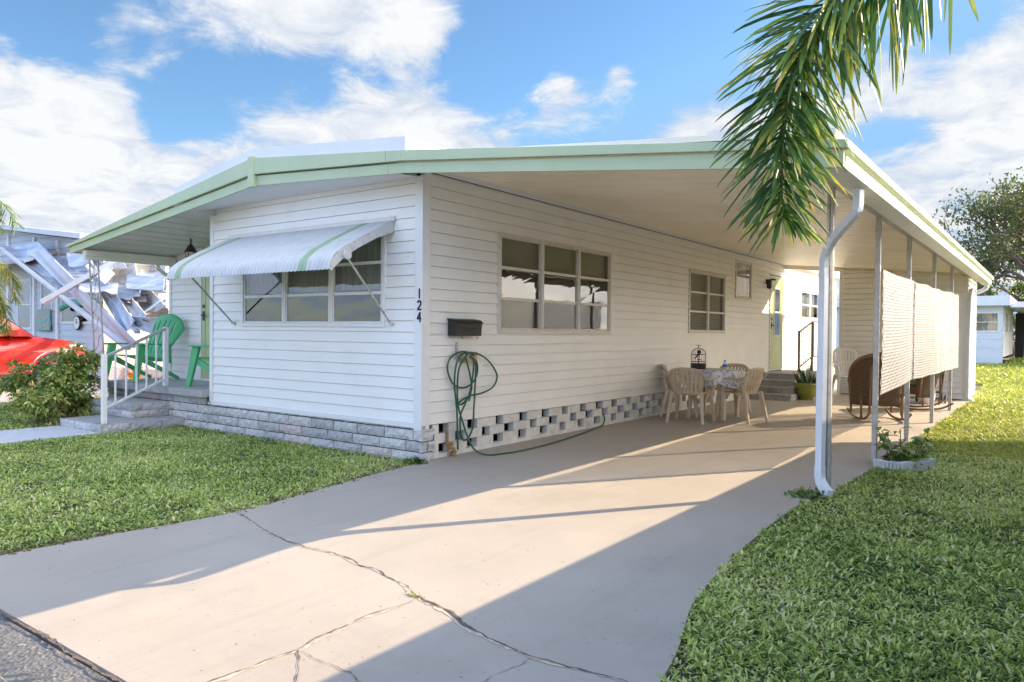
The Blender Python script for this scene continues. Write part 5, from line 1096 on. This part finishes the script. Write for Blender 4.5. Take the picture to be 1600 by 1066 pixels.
# wreckage of the collapsed carport
wr = thing('collapsed_carport', 'crumpled heap of torn aluminium carport panels and beams fallen against the damaged house', 'wreckage', (-12, 2.5, 0))
def wpanel(quad, m, ribs=6, bend=.1, seed=0, name='bent_panel', crump=.014):
    """quad: four photo-surveyed corners (px,py,yplane) ordered round; a ribbed, bent sheet between them"""
    A, B, C_, D_ = [Vector(at(x_, y_, 1, w_)) for x_, y_, w_ in quad]; r3 = random.Random(seed); nrm = (B - A).cross(D_ - A).normalized()
    ph = [r3.uniform(0, 6) for _ in range(6)]; b = MB()
    def fn(u, v):
        p = (A.lerp(B, u)).lerp(D_.lerp(C_, u), v); h_ = bend * math.sin(PI * u + ph[0] * .2) + crump * math.sin(9 * u + ph[1] + 4 * v) + crump * .7 * math.sin(17 * u * v + ph[2]) + .02 * (1 if math.sin(v * ribs * 2 * PI) > .6 else 0)
        return tuple(p + nrm * h_)
    b.grid(fn, 28, max(8, ribs * 5)); return b.build(name, m, wr, solid=.02)
wpanel([(0, 385, 2.6), (60, 378, 2.6), (170, 490, 1.6), (135, 480, 1.6)], M['panel'], 4, .1, 1)
wpanel([(40, 392, 2.3), (72, 392, 2.3), (225, 545, 1.0), (190, 540, 1.2)], M['panelw'], 3, .06, 2)
wpanel([(62, 398, 2.5), (140, 385, 2.9), (150, 432, 2.6), (100, 420, 2.4)], M['panel'], 5, .15, 3)
wpanel([(120, 398, 2.7), (160, 440, 2.2), (205, 500, 1.6), (185, 470, 2.2)], M['panel'], 4, .1, 4)
wpanel([(140, 430, 2.0), (165, 435, 2.0), (212, 505, 1.2), (190, 520, 1.2)], M['panel'], 3, .05, 5)
wpanel([(150, 405, 3.4), (215, 410, 3.6), (222, 445, 3.0), (175, 440, 3.0)], M['panelw'], 4, .2, 6)
wpanel([(165, 395, 4.2), (262, 395, 4.2), (262, 430, 4.0), (185, 425, 4.0)], M['panel'], 5, .12, 7)
wpanel([(195, 440, 2.8), (262, 436, 2.8), (262, 456, 2.4), (192, 458, 2.4)], M['panel'], 3, .08, 8, crump=.02)
wpanel([(198, 420, 3.4), (262, 424, 3.4), (262, 442, 3.0), (196, 442, 3.0)], M['panelw'], 3, .1, 9, crump=.02)
wpanel([(205, 460, 2.2), (235, 452, 2.2), (262, 480, 1.8), (225, 492, 1.8)], M['panelw'], 3, .1, 10, crump=.02)
wpanel([(215, 478, 2.0), (262, 470, 2.0), (262, 492, 1.7), (208, 500, 1.7)], M['panel'], 3, .1, 11, crump=.02)
wpanel([(192, 470, 1.8), (208, 468, 1.8), (232, 496, 1.3), (212, 505, 1.3)], M['panelw'], 2, .08, 12)
wpanel([(186, 503, 1.4), (202, 495, 1.4), (262, 500, 1.0), (240, 522, 1.0)], M['panelw'], 2, .12, 13)
wpanel([(228, 488, 1.6), (262, 482, 1.6), (262, 505, 1.2), (222, 500, 1.2)], M['brown'], 2, .03, 14, name='torn_plywood')
wpanel([(112, 425, 2.8), (150, 415, 2.8), (150, 440, 2.8), (118, 436, 2.8)], M['brown'], 2, .03, 15, name='torn_plywood')
wpanel([(20, 362, 3.4), (108, 372, 3.2), (165, 415, 3.0), (60, 395, 3.0)], M['panelw'], 3, .1, 16)
wpanel([(105, 375, 3.6), (185, 392, 3.6), (200, 425, 3.0), (150, 405, 3.0)], M['panelw'], 3, .1, 17)
rw = random.Random(31)
for k in range(14):     # crumpled offcuts
    cx_ = rw.uniform(120, 255); cy_ = rw.uniform(405, 505) if cx_ > 190 else rw.uniform(400, 430 + (cx_ - 120)); w2 = rw.uniform(8, 30); h2 = rw.uniform(4, 14); yp_ = rw.uniform(1.6, 3.2); an = rw.uniform(-.3, .9)
    q = [(cx_ + a_ * w2 * math.cos(an) - b_ * h2 * math.sin(an), cy_ + a_ * w2 * math.sin(an) + b_ * h2 * math.cos(an), yp_ - b_ * .3) for a_, b_ in ((-1, -1), (1, -1), (1, 1), (-1, 1))]
    wpanel(q, rw.choice([M['panel'], M['panelw'], M['panel']]), 2, rw.uniform(.0, .07), 100 + k, crump=rw.uniform(.0, .02))
for (x0, y0, w0, x1, y1, w1, th) in ((66, 473, 1.2, 200, 398, 2.4, .17), (0, 388, 2.2, 200, 545, .9, .10), (120, 395, 2.6, 215, 520, 1.2, .09), (193, 462, 2.0, 262, 457, 2.2, .07), (190, 441, 2.4, 262, 446, 2.4, .06), (205, 505, 1.3, 262, 462, 2.0, .06), (18, 358, 3.3, 165, 408, 3.1, .08)):
    b = MB(); b.bar(tuple(at(x0, y0, 1, w0)), tuple(at(x1, y1, 1, w1)), th, th * .6); b.build('fallen_beam', M['panelw'], wr, bevel=.008)
# ------------------------------------------------------------------ far house on the right
fh = thing('far_house', 'pale grey mobile home beyond the lawn at the right edge', 'house', (0, 38, 0))
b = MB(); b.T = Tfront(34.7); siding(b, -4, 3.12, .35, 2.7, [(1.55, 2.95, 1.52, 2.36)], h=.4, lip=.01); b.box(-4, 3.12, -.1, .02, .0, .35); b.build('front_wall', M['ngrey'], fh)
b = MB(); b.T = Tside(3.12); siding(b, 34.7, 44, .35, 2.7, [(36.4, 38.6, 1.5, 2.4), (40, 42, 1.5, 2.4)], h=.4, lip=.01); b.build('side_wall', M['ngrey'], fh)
window(fh, Tfront(34.7), 1.55, 2.95, 1.52, 2.36, 1, 2, M['trim'], curtain='curtain'); window(fh, Tside(3.12), 36.4, 38.6, 1.5, 2.4, 2, 2, M['trim'], curtain='curtain'); window(fh, Tside(3.12), 40, 42, 1.5, 2.4, 2, 2, M['trim'], curtain='curtain')
b = MB(); b.box(-4.5, 3.4, 34.2, 45, 2.68, 3.12); b.build('roof', M['roofw'], fh)
b = MB(); b.box(3.4, 8.4, 34.6, 45, 2.6, 2.85); b.build('carport_roof', M['roofw'], fh)
for y_ in (34.8, 38, 41.5, 44.8): b = MB(); b.box(3.92, 4.02, y_, y_ + .1, 0, 2.6); b.build('post', M['trim'], fh)
b = MB(); b.box(3.2, 9, 45.0, 45.3, 0, 2.6); b.build('carport_dark_backdrop', mat('painted_carport_shade', (.06, .05, .05), .9), fh)  # dark sheet at the back, coloured as the carport's inner shade
# neighbour on the right, outside the frame, whose eave throws the long shadow over the drive
n2 = thing('right_neighbour_house', 'white mobile home just outside the right edge, shading the lawn', 'house', (10, 0, 0))
b = MB(); b.T = lambda p: (8.7 - p[1], p[0], p[2]); siding(b, -8, 10.5, .3, 2.6, h=.2); b.build('side_wall', M['siding'], n2)
b = MB(); n = b.addv([(5.61, -9, 2.33), (5.61, 8.1, 2.33), (11, 13.2, 2.8), (13, -9, 3.0), (5.61, -9, 2.41), (5.61, 8.1, 2.41), (11, 13.2, 2.9), (13, -9, 3.1)])
for q in ((3, 2, 1, 0), (4, 5, 6, 7), (0, 1, 5, 4), (1, 2, 6, 5), (2, 3, 7, 6), (3, 0, 4, 7)): b.face([n + i for i in q])
b.build('roof', M['roofw'], n2)
b = MB(); b.poly([(8.7, 10.5, 0), (11, 13.0, 0), (11, 13.0, 2.8), (8.7, 10.5, 2.6)]); b.poly([(11, 13.0, 0), (12.8, -8, 0), (12.8, -8, 2.9), (11, 13.0, 2.8)]); b.poly([(8.7, -8, 0), (12.8, -8, 0), (12.8, -8, 2.9), (8.7, -8, 2.6)]); b.build('end_wall', M['siding'], n2)
for y_ in (-8.5, -4.5, 3, 7.8): b = MB(); b.bar((5.75, y_, 0), (5.75, y_, 2.34), .05, .05, up=(1, 0, 0)); b.build('carport_post', M['trim'], n2)
nc = MB(); nc.box(5.7, 8.6, -4.05, 8, -.06, .0); tag(nc.build('right_driveway', M['walk']), kind='structure')
# house across the street, seen only mirrored in the front windows
ah = thing('house_across_street', 'beige house across the street, mirrored in the front windows', 'house', (-9, -22, 0))
b = MB(); b.box(-16, 3, -26, -19, 0, 2.7); b.build('wall', M['beigeh'], ah)
b = MB(); b.prism([(-26.6, 2.7), (-18.4, 2.7), (-22.5, 4.0)], 0, -16.6, 3.6); b.build('roof', mat('grey_shingle', (.25, .24, .23), .9, var=.2), ah)
b = MB(); b.box(-14, -10, -18.98, -18.9, .2, 2.3); b.box(-6, -3, -18.98, -18.9, 1, 2.1); b.build('windows', M['carglass'], ah)
# ------------------------------------------------------------------ trees
def tree(name, label, base, H, spread, seed, nl, leaf, trunk=.3, m=None, cl=.9, lean=(0, 0), depth=5, low=None):
    t = thing(name, label, 'tree', base); r1 = random.Random(seed); r2 = np.random.default_rng(seed); b = MB(); ends = []
    def grow(p, d, L_, r, k):
        pts = [p]; q = p.copy(); dd = d.copy()
        for i in range(4):
            dd = (dd + Vector((r1.gauss(0, .16), r1.gauss(0, .16), r1.gauss(.02, .10)))).normalized(); q = q + dd * L_ / 4; pts.append(q.copy())
        b.tube([tuple(x) for x in pts], [r * (1 - .38 * i / 4) for i in range(5)], 7 if k > 2 else 5)
        if k <= 2: ends.append((q.copy(), k))
        if k == 0: return
        for j in range(3 if k > 1 else 2):
            ax = Vector((r1.gauss(0, 1), r1.gauss(0, 1), r1.gauss(.15, .45))).normalized(); nd = (dd * .75 + ax * spread).normalized()
            grow(q if j < 2 else pts[2], nd, L_ * r1.uniform(.62, .82), r * .6, k - 1)
    grow(Vector(base), Vector((lean[0], lean[1], 1)).normalized(), H * .36, trunk, depth)
    b.build('trunk', M['bark'], t, smooth=True)
    E_ = np.array([tuple(e[0]) for e in ends]); idx = r2.integers(0, len(E_), nl); P = E_[idx] + r2.normal(size=(nl, 3)) * cl * np.array([1, 1, .6]); D = r2.normal(size=(nl, 3)) + np.array([[0, 0, -.3]])
    V, F, R_ = leaves(P, D, leaf * r2.uniform(.7, 1.3, nl), leaf * .5, rnd=np.clip(r2.uniform(0, .7, nl) + r2.uniform(-.2, .4, len(E_))[idx], 0, 1)); npmesh('crown', V, F, m or M['treelf'], R_, t); return t
tree('oak_tree', 'tall open-branched tree with sparse leaves behind the far grey house', (2.6, 50, 0), 13.0, .85, 12, 3600, .26, .62, cl=.28, lean=(-.05, 0), depth=6)
tree('oak_tree', 'big leafy tree at the right edge behind the far grey house', (7.5, 49, 0), 12.0, .75, 5, 6500, .26, .4, cl=.38, lean=(-.1, 0), depth=6)
for k, (x_, y_) in enumerate(((-1.5, 56), (5, 60))): bush('background_shrub', ('bright green treetop showing above the far house roof', 'dark green treetop behind the far carport at the right edge')[k], (x_, y_, 3.2), (3.4, 2.0, 2.6), 2600, M['shrub'], .45, .28, 'tree', 70 + k)
# ------------------------------------------------------------------ lawn blades
def lawn(name, areas, m, ln_=(.028, .058), wd=(.006, .015), seed=1, excl=(), kindlab=None, patch=True):
    r2 = np.random.default_rng(seed); VV = []; FF = []; RR = []; nb = 0
    for (x0, x1, y0, y1, dens_, sc_) in areas:
        n = int((x1 - x0) * (y1 - y0) * dens_); X = r2.uniform(x0, x1, n); Y = r2.uniform(y0, y1, n)
        jit = .02; keep = ~in_poly(X, Y, poly)
        for (a, b_, c, d) in excl: keep &= ~((X > a) & (X < b_) & (Y > c) & (Y < d))
        pn = .5 + .5 * np.sin(X * 2.1 + 1.3 * np.sin(Y * 1.7)) * np.sin(Y * 2.6 + 1.1 * np.sin(X * 3.1)); p2 = .5 + .5 * np.sin(X * 9 + 2 * np.sin(Y * 7)) * np.sin(Y * 11 + 2 * np.sin(X * 8))
        bare = np.sin(X * 3.7 + 2 * np.sin(Y * 2.9 + seed)) * np.sin(Y * 4.3 + 1.7 * np.sin(X * 3.3)); keep &= r2.random(n) < (.50 + .5 * p2) * np.where(bare > .80, .35, 1)
        X, Y, pn, p2 = X[keep], Y[keep], pn[keep], p2[keep]; n = len(X)
        a = r2.uniform(0, 2 * PI, n); tilt = r2.uniform(.4, 2.6, n); D = np.stack([np.cos(a) * tilt, np.sin(a) * tilt, np.ones(n)], 1); D /= np.linalg.norm(D, axis=1, keepdims=True)
        Ls = r2.uniform(*ln_, n) * sc_ * (.7 + .5 * p2); W = r2.uniform(*wd, n) * sc_; tall = r2.random(n) < .012; Ls[tall] *= 1.7
        P = np.stack([X, Y, np.full(n, -.025) + r2.uniform(0, .022, n) * sc_], 1); S = np.stack([-np.sin(a + r2.normal(0, .5, n)), np.cos(a), r2.normal(0, .25, n)], 1); S /= np.linalg.norm(S, axis=1, keepdims=True)
        rows = []
        for f_, w_, dz in ((0, .6, 0), (.5, 1, -.03), (1, .12, -.25)):
            c = P + D * (Ls * f_)[:, None] + np.array([[0, 0, 1.]]) * (Ls * dz)[:, None]; c[:, 2] = np.maximum(c[:, 2], -.02); rows += [c - S * (W * w_ / 2)[:, None], c + S * (W * w_ / 2)[:, None]]
        V = np.stack(rows, 1).reshape(-1, 3); b = np.arange(n)[:, None] * 6 + nb; FF.append(np.concatenate([b + np.array([[0, 1, 3, 2]]), b + np.array([[2, 3, 5, 4]])], 0)); VV.append(V); nb += len(V)
        rn = np.clip(r2.normal(.42, .26, n) + (pn - .5) * .25, 0, .93); dead = r2.random(n) < (.03 + .09 * pn ** 3); rn[dead] = r2.uniform(.9, 1, dead.sum()); RR.append(np.repeat(rn, 6))
    o = npmesh(name, np.concatenate(VV), np.concatenate(FF), m, np.concatenate(RR)); tag(o, kind='stuff'); return o
EX = [(-5.44, -4.31, -4.1, 0), (-5.8, -4.6, -.6, .1), (-13.1, -9.3, -4.1, 15), (3.6, 4.06, 2.6, 3.1), (1.2, 3.66, 11.9, 14), (-80, 80, -20, -4.07)]
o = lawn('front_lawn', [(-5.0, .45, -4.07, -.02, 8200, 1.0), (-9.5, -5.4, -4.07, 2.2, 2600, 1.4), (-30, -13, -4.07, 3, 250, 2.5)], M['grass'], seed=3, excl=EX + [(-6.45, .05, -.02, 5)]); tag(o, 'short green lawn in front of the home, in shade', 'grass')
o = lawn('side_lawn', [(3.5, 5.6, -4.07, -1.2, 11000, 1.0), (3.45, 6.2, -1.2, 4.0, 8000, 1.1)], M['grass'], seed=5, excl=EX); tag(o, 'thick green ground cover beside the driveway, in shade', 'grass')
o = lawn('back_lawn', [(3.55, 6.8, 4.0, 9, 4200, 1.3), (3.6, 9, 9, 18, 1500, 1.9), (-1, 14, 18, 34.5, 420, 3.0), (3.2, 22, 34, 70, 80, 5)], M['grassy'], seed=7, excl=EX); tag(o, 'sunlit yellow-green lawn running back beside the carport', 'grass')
# small weeds at the slab edges
n = 340; Pn = np.concatenate([np.array([[2.57, -2.765, .004]]) + rng.normal(size=(40, 3)) * [.025, .008, .002], np.array([[3.50, .80, .0]]) + rng.normal(size=(150, 3)) * [.07, .07, .01], np.array([[.02, -.10, .0]]) + rng.normal(size=(150, 3)) * [.05, .04, .01]])
V, F, R_ = wide_leaves(Pn, rng.normal(size=(n, 3)) * [1, 1, .3] + [0, 0, .7], np.where(np.arange(n) < 40, .016, rng.uniform(.03, .07, n)), np.where(np.arange(n) < 40, .006, rng.uniform(.02, .035, n)), .3, np.where(np.arange(n) < 40, .8, rng.uniform(0, .6, n))); o = npmesh('weeds', V, F, M['shrub'], R_); tag(o, 'tufts of broad-leaved weeds at the driveway edges', 'weeds', kind='stuff')
# leaf litter lines along kerb of drive
n = 700; X = np.array([Ledge[i % len(Ledge)][0] for i in rng.integers(0, len(Ledge), n)]); ii = rng.integers(0, len(Ledge) - 1, n); f = rng.random(n); La = np.array(Ledge); Pn = La[ii] * (1 - f)[:, None] + La[ii + 1] * f[:, None] + rng.normal(size=(n, 2)) * [.035, .02] - [.035, 0]
V, F, R_ = leaves(np.column_stack([Pn, np.full(n, .004)]), rng.normal(size=(n, 3)) * [1, 1, .15] + [0, 0, .1], rng.uniform(.02, .05, n), .012, .05); o = npmesh('leaf_litter', V, F, M['clay'], R_); tag(o, 'dry leaf litter where the lawn meets the driveway', 'leaf litter', kind='stuff')
